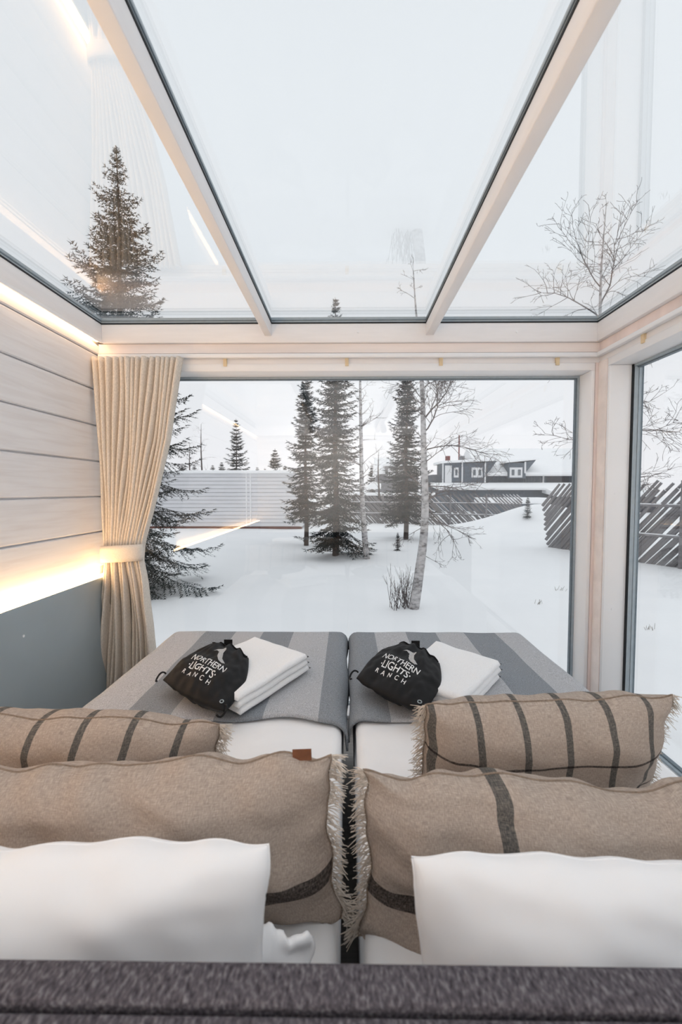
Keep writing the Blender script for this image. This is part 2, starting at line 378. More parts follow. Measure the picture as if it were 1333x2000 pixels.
for x0, x1, z0, z1 in ((GX0, GX1, ZO-g, ZO), (GX0, GX1, GZ0, GZ0+g), (GX0, GX0+g, GZ0+g, ZO-g), (GX1-g, GX1, GZ0+g, ZO-g)):
    c1(bx('gasket', M['gasket_light'], None, x0, x1, yg-0.012, yg+0.02, z0, z1))
for x0, x1, z0, z1 in ((GX0+g, GX1-g, ZO-g-.005, ZO-g), (GX1-g-.007, GX1-g, GZ0+g, ZO-g-.005)):
    c1(bx('rubber_seal', M['gasket'], None, x0, x1, yg-0.004, yg+0.018, z0, z1))
c1(bx('pane', M['glass'], None, GX0+g, GX1-g, yg+0.004, yg+0.012, GZ0+g, ZO-g))

# right wall: header, frame post, window 2
wrt = empty('wall_right', (XR, 1, 0)); tag(wrt, 'white framed right wall beside the bed', 'wall', kind='structure')
def c2(o): return child(o, wrt)
RY1 = 889*XR/(1183-677) + 0.0; RY0 = -1.55
c2(bx('pine_strip', M['pink_wood'], None, XR-0.002, XR+0.16, YB, YE, ZP0, BZ-0.002))
c2(bx('header', M['white_wood'], None, XR, XR+0.16, YB, YE, ZH0, ZP0-0.001))
c2(bx('post', M['white_wood'], None, XR, XR+0.16, RY1+0.02, YE, 0.0, ZH0-.001))
c2(bx('corner_board', M['pine_strip'], None, XR-0.010, XR-0.0005, RY1+0.021, YE-0.013, 0.02, ZH0-.002))
c2(bx('lower_wall', M['white_wood'], None, XR, XR+0.16, YB, RY1+.02, 0, GZ0-0.03))
c2(bx('rear_post', M['white_wood'], None, XR, XR+0.16, YB, RY0-0.02, GZ0-0.03, ZH0-.001))
w2 = empty('window_2', (XR+0.05, 1, GZ0)); tag(w2, 'tall fixed side window right of the bed', 'window', kind='structure')
def c3(o): return child(o, w2)
x0, x1 = XR-0.006, XR+GD+0.03; xg = XR+GD
c3(bx('window_frame', M['white_frame'], None, x0, x1, RY0-t, RY1+t, ZO, ZH0-.001, 0.003))
c3(bx('window_frame', M['white_frame'], None, x0, x1, RY0-t, RY1+t, GZ0-t, GZ0, 0.003))
c3(bx('window_frame', M['white_frame'], None, x0, x1, RY1, RY1+t, GZ0, ZO, 0.003))
c3(bx('window_frame', M['white_frame'], None, x0, x1, RY0-t, RY0, GZ0, ZO, 0.003))
for zq in (1.43, 0.78):
    c3(MB().tube([(XR+0.045, RY1-0.002, zq), (XR+0.045, RY1, zq)], [0.007, 0.007], 10).build('screw_cap', M['white_frame']))
for ya, yb, z0, z1 in ((RY0, RY1, ZO-g, ZO), (RY0, RY1, GZ0, GZ0+g)):
    c3(bx('gasket', M['gasket_light'], None, xg-0.020, xg+0.02, ya, yb, z0, z1))
    c3(bx('rubber_seal', M['gasket'], None, xg-.004, xg+.018, ya, yb, z0-.006 if z0 > 1 else z1, z0 if z0 > 1 else z1+.006))
c3(bx('rubber_seal', M['rubber'], None, xg-0.026, xg-0.018, RY1-.012, RY1, GZ0, ZO))
c3(bx('gasket', M['gasket_light'], None, xg-0.018, xg+0.004, RY1-.014, RY1, GZ0+g, ZO-g))
c3(bx('gasket', M['gasket_light'], None, xg+0.006, xg+0.022, RY1-.016, RY1, GZ0+g, ZO-g))
c3(bx('rubber_seal', M['gasket'], None, xg+0.022, xg+0.030, RY1-.018, RY1, GZ0+g, ZO-g))
c3(bx('pane', M['glass'], None, xg+0.004, xg+0.012, RY0, RY1-.017, GZ0+g, ZO-g))

# curtain rail with wooden blocks
cr = empty('curtain_rail', (0, YE-0.03, ZR0)); tag(cr, 'white curtain rail with small pine blocks under the roof beam', 'curtain rail')
def c4(o): return child(o, cr)
ra, rb = at(1000, 697, YE-.03).z, at(1000, 689, YE-.03).z
c4(bx('rail', M['white_frame'], None, XL+0.01, XR-0.012, YE-0.034, YE-0.006, ra, rb, 0.003))
c4(bx('side_rail', M['white_frame'], None, XR-0.034, XR-0.007, 0.0, YE-0.036, ra, rb, 0.003))
for px in (440, 678, 862, 1090):
    p = at(px, 703, YE-0.01)
    c4(bx('block', M['bracket'], None, p.x-0.010, p.x+0.010, YE-0.014, YE-.001, ra-0.042, ra+.002))
for yy in (2.27, 1.6):
    c4(bx('block', M['bracket'], None, XR-0.014, XR-.001, yy-0.011, yy+0.011, ra-0.042, ra+.002))

# glass roof
rf = empty('ceiling', (0, 1, ZG)); tag(rf, 'flat glass roof with white beams over the bed', 'roof', kind='structure')
def c5(o): return child(o, rf)
XBR = at(1168, 631, YF).x; YRR = -1.45
c5(bx('eave_beam', M['white_wood'], None, XBL-0.001, XBR+0.001, YF, YE+0.16, BZ, ZT, 0.003))
c5(bx('side_beam', M['white_wood'], None, XL-0.16, XBL, YB, YE+.16, BZ+0.016, ZT, 0.003))
c5(bx('side_beam_lip', M['white_wood'], None, XBL-0.008, XBL, YB, YF, BZ, BZ+0.018))
c5(bx('side_beam', M['white_wood'], None, XBR, XR+0.16, YB, YE+.16, BZ, ZT, 0.003))
RZ = EYE + 0.882
RAF = [(-0.471, -0.431), (0.452, 0.497)]
for a, b in RAF:
    c5(bx('rafter', M['white_wood'], None, a, b, YRR, YF-0.001, RZ, ZT, 0.003))
c5(bx('rear_beam', M['white_wood'], None, XBL, XBR, YRR-.12, YRR, BZ, ZG+0.02))
c5(bx('rear_roof', M['white_wood'], None, XL-0.16, XR+0.16, YB-0.12, YRR-.12, ZG+0.002, ZG+0.1))
bays = [(XBL, RAF[0][0]), (RAF[0][1], RAF[1][0]), (RAF[1][1], XBR)]
for a, b in bays:
    ya, yb = YRR, YF
    c5(bx('pane', M['roof_glass'], None, a-0.015, b+0.015, ya, yb+0.03, ZG, ZG+0.008))
    for x0, x1, q0, q1 in ((a-0.012, a-.001, ya, yb), (b+.001, b+0.012, ya, yb), (a-.012, b+.012, yb+.001, yb+0.012)):
        c5(bx('glazing_edge', M['gasket_light'], None, x0, x1, q0, q1, ZT, ZG-.0005))
    for x0, x1, q0, q1 in ((a-0.004, a+.002, ya, yb), (b-.002, b+0.004, ya, yb), (a+.002, b-.002, yb-.002, yb+0.004)):
        c5(bx('rubber_seal', M['rubber'], None, x0, x1, q0, q1, ZT-.001, ZT+.006))
        c5(bx('gasket', M['gasket'], None, x0, x1, q0, q1, ZT+.016, ZT+.021))
for px in (700, 1010):
    p = at(px, 648, YF); c5(MB().tube([(p.x, YF-0.003, p.z), (p.x, YF, p.z)], [0.007, 0.007], 10).build('screw_cap', M['white_frame']))
# made-up spotlights behind the camera, added to brighten the room off the rear wall
M['lamp_metal'] = simple('white_lamp_metal', (0.8, 0.8, 0.8), 0.4, 0.4, 10, 0.02)
M['lens'] = emit_mat('spot_lens', (1.0, 0.84, 0.68), 6)  # glowing front of the added fill spotlights
for lx, lab in ((-0.451, 'white spotlight on the left roof rafter washing the rear wall'), (0.4745, 'white spotlight on the right roof rafter washing the rear wall')):
    e = empty('ceiling_spotlight', (lx, YRR+1.15, RZ if abs(lx) < .8 else BZ)); tag(e, lab, 'lamp', 'ceiling spotlights behind the bed head')
    MB().tube([(0, 0, 0), (0, 0, -0.015)], [0.02, 0.02], 20).build('base', M['lamp_metal'], e)
    MB().tube([(0, 0, -0.014), (0, 0, -0.06)], [0.008, 0.008], 10).build('arm', M['lamp_metal'], e)
    dr = Vector((lx*0.6, -1.4, -0.75)).normalized(); h0 = Vector((0, 0, -0.085))
    MB().tube([h0 - dr*0.05, h0 - dr*0.045, h0 + dr*0.055], [0.02, 0.036, 0.04], 20).build('head', M['lamp_metal'], e, False)
    MB().tube([h0 + dr*0.0552, h0 + dr*0.057], [0.034, 0.034], 20).build('lens', M['lens'], e)
    ld = bpy.data.lights.new('spot_beam', 'SPOT'); ld.energy = FILL_SPOT_W; ld.color = (1.0, 0.96, 0.92); ld.spot_size = R(130); ld.spot_blend = 0.9; ld.shadow_soft_size = 0.03
    lo = bpy.data.objects.new('spot_beam', ld); COL.objects.link(lo); lo.parent = e
    lo.location = h0 + dr*0.10; lo.rotation_mode = 'QUATERNION'; lo.rotation_quaternion = (-dr).to_track_quat('Z', 'Y')

# ------------------------------------------------------------------ curtain
def lerp_tab(tab, v):
    for (v0, a0), (v1, a1) in zip(tab, tab[1:]):
        if v <= v1:
            s = (v - v0) / (v1 - v0); s = s*s*(3-2*s) if True else s
            return a0 + (a1 - a0) * s
    return tab[-1][1]
cu = empty('curtain', (-1.25, 2.6, 0.03)); tag(cu, 'greige floor length curtain tied back in the left corner', 'curtain')
YC = 2.575
def cpt(px, py): return at(px, py, YC)
ztop = cpt(260, 697).z
zt1, zt0 = cpt(240, 1064).z, cpt(240, 1096).z
tab_l = []; tab_r = []
for py, xl, xr in ((697, 179, 355), (760, 184, 346), (860, 189, 330), (960, 195, 305), (1060, 203, 279), (1095, 203, 276), (1140, 198, 286), (1220, 190, 298), (1300, 184, 304), (1400, 178, 306)):
    p0, p1 = cpt(xl, py), cpt(xr, py); tab_l.append((-p0.z, p0.x)); tab_r.append((-p1.z, p1.x))
tab_l.append((-0.02, tab_l[-1][1])); tab_r.append((-0.02, tab_r[-1][1]))
def lin_tab(tab, v):
    for (v0, a0), (v1, a1) in zip(tab, tab[1:]):
        if v <= v1: return a0 + (a1 - a0) * max(0, (v - v0)) / (v1 - v0)
    return tab[-1][1]
NF = 15; NT = NF*12; NV = 90
rng = random.Random(5)
fw = [rng.uniform(0.75, 1.25) for _ in range(NF)]; cum = [0]
for w in fw: cum.append(cum[-1] + w)
cum = [q / cum[-1] for q in cum]
mb = MB()
for j in range(NV+1):
    z = ztop + (0.03 - ztop) * j / NV
    xl, xr = lin_tab(tab_l, -z), lin_tab(tab_r, -z)
    tight = math.exp(-((z - (zt0+zt1)/2) / 0.22)**2)
    amp = 0.034 * (1 - 0.55*tight) * (1.25 if z < zt0 else 1.0)
    for i in range(NT+1):
        k = min(i // 12, NF-1); fr = (i - k*12) / 12.0
        tt = cum[k] + (cum[k+1] - cum[k]) * fr
        s = math.sin(math.pi*fr); s = abs(s)**0.8
        lower = z < zt0
        a = amp * (0.7 + 0.5*fw[k]) * (1.0 if not lower else (0.6 + 0.8*((k*7) % 3)/2))
        x = xl + (xr - xl) * tt + 0.006*math.sin(z*5 + k) * (1 - tight)
        bul = 0.05 * tight * math.sqrt(max(0, 1 - (2*tt-1)**2))
        y = YC + 0.03 - a * s - bul + 0.004*math.sin(z*9 + k*2.1)
        mb.v.append((x, y, z))
for j in range(NV):
    for i in range(NT):
        p = j*(NT+1)+i; mb.f.append((p, p+1, p+NT+2, p+NT+1))
fab = child(mb.build('fabric', M['curtain'], None, True), cu)
sm = fab.modifiers.new('thick', 'SOLIDIFY'); sm.thickness = 0.003
mb = MB(); K = 48; rows = 5
xa, xb = cpt(200, 1080).x, cpt(279, 1080).x
for j in range(rows):
    f = j / (rows-1); zz = zt0 + (zt1 - zt0) * f
    for i in range(K):
        th = 2*math.pi*i/K; cx = (xa+xb)/2; rx = (xb-xa)/2 + 0.004; ry = 0.062
        q = 1 + 0.02*math.sin(f*math.pi) - 0.03*abs(f-0.5)
        mb.v.append((cx + rx*q*math.cos(th), YC - 0.01 + ry*q*math.sin(th), zz + 0.006*math.cos(th)*1.0 - 0.004*math.sin(th)))
for j in range(rows-1):
    for i in range(K):
        mb.f.append((j*K+i, j*K+(i+1) % K, (j+1)*K+(i+1) % K, (j+1)*K+i))
tb = child(mb.build('tieback', M['tieback'], None, True), cu); tb['label'] = 'wide cloth tieback band'
sm = tb.modifiers.new('thick', 'SOLIDIFY'); sm.thickness = 0.004

# ------------------------------------------------------------------ beds
ZM = 0.655                                             # mattress top
def rbox(name, mat, parent, x0, x1, y0, y1, z0, z1, r, seg=4):
    return bevel_obj(MB().box(x0, x1, y0, y1, z0, z1).build(name, mat, parent), r, seg)
for sgn, lab in ((-1, 'left single box bed made up in white beside the curtain'), (1, 'right single box bed made up in white beside the side window')):
    x0, x1 = (-0.935, -0.012) if sgn < 0 else (0.028, 0.945)
    b = empty('bed', ((x0+x1)/2, 1.5, 0)); tag(b, lab, 'bed', 'pair of single beds pushed together')
    child(rbox('base', M['bed_base'], None, x0+0.01, x1-0.01, 0.48, 2.47, 0.10, 0.34, 0.02, 2), b)
    child(rbox('mattress', M['sheet'], None, x0, x1, 0.47, 2.48, 0.345, 0.585, 0.05), b)
    child(rbox('mattress_topper', M['sheet'], None, x0+0.004, x1-0.004, 0.475, 2.475, 0.587, ZM, 0.032), b)
    for lx in (x0+0.08, x1-0.08):
        for ly in (0.56, 2.38):
            child(MB().tube([(lx, ly, 0), (lx, ly, 0.11)], [0.02, 0.028], 12).build('leg', M['leg'], None, True), b)

# headboard: two felt covered panels
hb = empty('headboard', (0, 0.4, 0)); tag(hb, 'charcoal felt headboard across both beds in the foreground', 'headboard')
hp = at(666, 1885, 0.445)
HZ = hp.z
child(rbox('front_panel', M['felt'], None, XL+0.06, XR-0.02, 0.408, 0.450, 0.03, HZ, 0.006, 3), hb)
child(rbox('back_panel', M['felt'], None, XL+0.06, XR-0.02, 0.358, 0.402, 0.03, HZ-0.001, 0.006, 3), hb)

# blankets
def blanket(name, x0, x1, drop_l, drop_r, mat, label, seed):
    nu, nv = 90, 80
    rnd = random.Random(seed)
    W = x1 - x0; r = 0.05; zt = ZM + 0.012
    yf, ye, dropf = 1.50, 2.495, 0.30
    def prof(s, length, dropA, dropB):
        # s from -dropA to length+dropB : position along, fall
        def edge(d):                                   # d: arc past the start of the curve
            q = r*math.pi/2
            if d <= 0: return 0, 0
            if d < q: return r*math.sin(d/r), r*(1-math.cos(d/r))
            return r, r + (d-q)
        if s < r: p, f = edge(r - s); return r - p, f
        if s > length - r: p, f = edge(s - (length - r)); return length - r + p, f
        return s, 0
    verts = []; uvs = []
    me = bpy.data.meshes.new(name)
    for j in range(nv+1):
        for i in range(nu+1):
            s = -drop_l + (W + drop_l + drop_r) * i / nu
            x, fx = prof(s, W, drop_l, drop_r)
            t = (ye - yf + dropf) * j / nv
            tt = t
            if tt > (ye - yf) - r:
                y, fy = prof(tt, ye - yf, 0, dropf)
            else: y, fy = tt, 0
            fr = 1 - min(1, t/0.25)
            yw = 0.022*math.sin(s*7+seed) * fr + 0.012*math.sin(s*19+seed*2)*fr
            z = zt - max(fx, fy) - 0.25*min(fx, fy)
            z += 0.006*mnoise.noise(Vector((s*5, t*5, seed))) + 0.004*fr*(1+math.sin(s*13+seed))
            if fx > 0.02: x += 0.012*math.sin(t*11 + seed)*min(1, fx*6) * (1 if s > W/2 else -1)
            if fx > 0 and (x0 < -0.5) == (s > W/2): x = min(x, W+0.008) if s > W/2 else max(x, -0.008)
            curl = max(0, 1 - t/0.05)
            verts.append((x0 + x, yf + y + yw, z - 0.006*curl)); uvs.append((min(0.999, max(0, s / W)), t))
    faces = [(j*(nu+1)+i, j*(nu+1)+i+1, (j+1)*(nu+1)+i+1, (j+1)*(nu+1)+i) for j in range(nv) for i in range(nu)]
    me.from_pydata(verts, [], faces); me.materials.append(mat)
    ul = me.uv_layers.new(name='UVMap')
    li = np.zeros(len(me.loops), dtype=np.int32); me.loops.foreach_get('vertex_index', li)
    ul.data.foreach_set('uv', np.array(uvs, dtype=np.float32)[li].ravel())
    me.polygons.foreach_set('use_smooth', [True]*len(me.polygons))
    o = bpy.data.objects.new(name, me); COL.objects.link(o)
    sm = o.modifiers.new('thick', 'SOLIDIFY'); sm.thickness = 0.008; sm.offset = 1
    tag(o, label, 'blanket', 'striped wool blankets on the beds'); return o
blanket('blanket', -0.965, -0.002, 0.20, 0.07, M['blanket_l'], 'grey striped wool blanket over the foot of the left bed', 3)
blanket('blanket', 0.018, 0.965, 0.07, 0.20, M['blanket_r'], 'grey striped wool blanket over the foot of the right bed', 8)

# ------------------------------------------------------------------ cushions and pillows
def cushion(name, W, H, T, mats, parent, seed=0, wr=0.012, flat=2.6, pinch=0.05, nu=72, nv=44, bend=0, sag=0.0):
    """closed cushion: two bulged sheets welded along the seam; UV 0..1 over the face"""
    verts = []; uvs = []; faces = []
    def outline(u, v):
        px = 1 - pinch*(1 - abs(v)**3); py = 1 - pinch*1.1*(1 - abs(u)**3)
        k = max(0, abs(u)+abs(v)-1.72)*0.16                 # blunt the corners
        x, y = u*px*(W/2) - math.copysign(k*H/2, u), v*py*(H/2) - math.copysign(k*H/2, v)
        e = max(abs(u), abs(v))**4
        x += e*0.6*wr*mnoise.noise(Vector((v*3, seed*1.7, 5))); y += e*1.0*wr*mnoise.noise(Vector((u*4.5, seed*2.3, 9)))
        return x, y
    idx = {}
    for side in (1, -1):
        for j in range(nv+1):
            for i in range(nu+1):
                u = -1 + 2*i/nu; v = -1 + 2*j/nv
                u = math.sin(u*math.pi/2)*0.6 + u*0.4; v = math.sin(v*math.pi/2)*0.6 + v*0.4
                edge = i in (0, nu) or j in (0, nv)
                if edge and side == -1: idx[(side, i, j)] = idx[(1, i, j)]; continue
                x, y = outline(u, v)
                h = ((1-abs(u)**flat)*(1-abs(v)**flat))**0.55 if not edge else 0
                nz = mnoise.noise(Vector((x*7+seed*3.1, y*11, side*2+seed)))*wr*1.3 + mnoise.noise(Vector((x*16+y*12+seed, y*26+4, side+seed)))*wr*0.5
                d = min(1, (1-max(abs(u), abs(v)))*5)
                # radial puckers from the seam
                pk = (0.30 if wr != .014 else 0.0)*wr*math.sin((x if abs(v) > abs(u) else y)*70 + seed)*max(0, 1-(1-max(abs(u), abs(v)))*4)*(0 if edge else 1)
                zz = side*(T/2*h) + nz*d + pk
                if edge: zz = 0.3*wr*mnoise.noise(Vector((x*12, y*12, seed)))
                y2 = y - sag*max(0, v)*(math.exp(-((u-0.25)/0.3)**2))*H
                zz += bend*(u*u)
                idx[(side, i, j)] = len(verts); verts.append((x, y2, zz)); uvs.append(((u+1)/2, (v+1)/2))
        for j in range(nv):
            for i in range(nu):
                q = [idx[(side, i, j)], idx[(side, i+1, j)], idx[(side, i+1, j+1)], idx[(side, i, j+1)]]
                faces.append(tuple(q if side == 1 else q[::-1]))
    me = bpy.data.meshes.new(name); me.from_pydata(verts, [], faces); me.materials.append(mats)
    ul = me.uv_layers.new(name='UVMap'); li = np.zeros(len(me.loops), dtype=np.int32); me.loops.foreach_get('vertex_index', li)
    ul.data.foreach_set('uv', np.array(uvs, dtype=np.float32)[li].ravel())
    me.polygons.foreach_set('use_smooth', [True]*len(me.polygons))
    o = bpy.data.objects.new(name, me); COL.objects.link(o); o.parent = parent
    rim = [idx[(1, i, 0)] for i in range(nu+1)] + [idx[(1, nu, j)] for j in range(1, nv+1)] + [idx[(1, i, nv)] for i in range(nu-1, -1, -1)] + [idx[(1, 0, j)] for j in range(nv-1, 0, -1)]
    return o, [Vector(verts[k]) for k in rim], nu, nv
def frame(o, centre, tilt, yaw=0, roll=0):
    """local x across, local y up the cushion, local z faces the camera; tilt > 0 leans the top to the camera"""
    m = Matrix.Rotation(yaw, 4, 'Z') @ Matrix.Rotation(R(90)+tilt, 4, 'X') @ Matrix.Rotation(roll, 4, 'Z')
    o.matrix_world = Matrix.Translation(centre) @ m
def fringe(rim, nu, nv, parent, seed, length=0.035):
    rnd = random.Random(seed); mb = MB()
    left = rim[2*nu+nv:] + [rim[0]]; right = rim[nu:nu+nv+1]
    for pts, s in ((left, -1), (right, 1)):
        for a, b in zip(pts, pts[1:]):
            for k in range(5):
                p = a.lerp(b, rnd.random()); ln = length*rnd.uniform(0.5, 1.1)
                d = Vector((s*rnd.uniform(0.5, 1), rnd.uniform(-0.7, 0.4), rnd.uniform(-0.45, 0.45))).normalized()
                m1 = p + d*ln*0.5 + Vector((0, -0.003, 0)); e = p + d*ln + Vector((0, -0.010, rnd.uniform(-.006, .006)))
                mb.tube([p - d*0.003, m1, e], [0.0013, 0.0011, 0.0006], 3, False)
    o = mb.build('fringe', M['fringe'], parent); o['kind'] = 'stuff'; return o
def seam(rim, parent, mat, r=0.0022):
    o = MB().tube(rim + [rim[0]], [r]*(len(rim)+1), 5, False).build('seam', mat, parent, True); return o
def place_cushion(name, W, H, T, mat, label, cat, group, centre, tilt, yaw, roll, seed, fr=True, seammat='seam', **kw):
    e = empty(name); tag(e, label, cat, group)
    o, rim, nu, nv = cushion('cover', W, H, T, M[mat], e, seed, **kw)
    if fr: fringe(rim, nu, nv, e, seed)
    seam(rim, e, M[seammat], 0.0022 if fr else 0.0012)
    frame(e, centre, tilt, yaw, roll); RIM[e.name] = rim; return e
RIM = {}

place_cushion('plaid_cushion', 0.70, 0.27, 0.20, 'plaid', 'beige linen cushion with dark check lines on the left bed', 'cushion', 'checked cushions', (-0.655, 1.11, 0.765), R(12), R(-2), R(-1.5), 2)
place_cushion('plaid_cushion', 0.62, 0.33, 0.21, 'plaid', 'beige linen cushion with dark check lines on the right bed', 'cushion', 'checked cushions', (0.485, 1.11, 0.795), R(14), R(4), R(0.5), 4)
lc = place_cushion('long_cushion', 0.80, 0.31, 0.19, 'linen_a', 'long beige linen cushion with a leather tag on the left bed', 'cushion', 'long linen cushions', (-0.412, 0.835, 0.775), R(-6), R(-1), R(3.0), 6, wr=0.024)
rc = place_cushion('long_cushion', 0.80, 0.31, 0.19, 'linen_b', 'long beige linen cushion with one vertical dark stripe on the right bed', 'cushion', 'long linen cushions', (0.420, 0.825, 0.768), R(-6), R(2), R(-1), 9, wr=0.024, sag=0.12)
tg = MB().box(-0.018, 0.018, -0.006, 0.014, -0.0015, 0.0015).build('leather_tag', M['leather'], lc); tg['label'] = 'small brown leather tag'
tq = min((q for q in RIM[lc.name] if q.y > 0.08), key=lambda q: abs(q.x - 0.335)); tg.location = (tq.x, tq.y + 0.004, tq.z + 0.006)
lp = place_cushion('bed_pillow', 0.72, 0.30, 0.20, 'pillowcase', 'white bed pillow against the headboard on the left', 'pillow', 'white bed pillows', (-0.470, 0.590, 0.790), R(-22), R(0), R(1), 12, fr=False, seammat='pillowcase', wr=0.014, pinch=0.02)
fo, rim_, _, _ = cushion('pillowcase_flap', 0.13, 0.20, 0.07, M['pillowcase'], lp, 31, wr=0.016, pinch=0.0, nu=40, nv=40)
fo.location = (0.350, -0.07, -0.03); fo.rotation_euler = (0, R(20), R(-10))
place_cushion('bed_pillow', 0.72, 0.30, 0.20, 'pillowcase', 'white bed pillow against the headboard on the right', 'pillow', 'white bed pillows', (0.445, 0.590, 0.775), R(-22), R(0), R(-1), 15, fr=False, seammat='pillowcase', wr=0.014, pinch=0.05)

# ------------------------------------------------------------------ towels
def towel(corners, zb, label, seed):
    """folded towel: three folded layers seen as rounded folds, slightly uneven"""
    A, B, Cc, D = [Vector(q) for q in corners]
    e = empty('folded_towel', ((A+Cc)/2).to_tuple()[:2] + (zb,)); tag(e, label, 'towel', 'folded white towels')
    for k in range(3):
        mb = MB(); nu, nv = 26, 30; th = 0.026; z0 = zb + k*0.0255
        sh = 0.010*math.sin(k*2.3+seed); idx = {}
        for side in (1, 0):
            for j in range(nv+1):
                for i in range(nu+1):
                    u, v = i/nu, j/nv
                    edge = i in (0, nu) or j in (0, nv)
                    if side == 0 and edge: idx[(0, i, j)] = idx[(1, i, j)]; continue
                    p = A*(1-u)*(1-v) + B*u*(1-v) + Cc*u*v + D*(1-u)*v
                    rr = min(u, 1-u)*0.36; rv = min(v, 1-v)*0.5; q = min(rr, rv)
                    h = math.sqrt(max(0, 1-(1-min(1, q/0.013))**2))
                    zz = z0 + th/2 + (th/2*h if side else -th/2*h)
                    zz += 0.005*mnoise.noise(Vector((u*4+seed, v*4, 1)))*min(1, k+0.5)
                    ox = sh*(u-0.5)
                    idx[(side, i, j)] = len(mb.v); mb.v.append((p.x+ox, p.y+sh*0.5+0.003*mnoise.noise(Vector((u*6, v*6, k+seed))), zz))
            for j in range(nv):
                for i in range(nu):
                    q = [idx[(side, i, j)], idx[(side, i+1, j)], idx[(side, i+1, j+1)], idx[(side, i, j+1)]]
                    mb.f.append(tuple(q))
        child(fixn(mb.build('folded_layer', M['towel'], None, True)), e)
ZB = ZM + 0.026
towel([ground(497, 1247, ZB+.06), ground(606, 1288, ZB+.05), ground(466, 1388, ZB+.03), ground(360, 1322, ZB+.04)], ZB, 'folded white towel under the black bag on the left bed', 1)
towel([ground(850, 1256, ZB+.06), ground(981, 1303, ZB+.05), ground(905, 1392, ZB+.03), ground(765, 1335, ZB+.04)], ZB, 'folded white towel under the black bag on the right bed', 5)

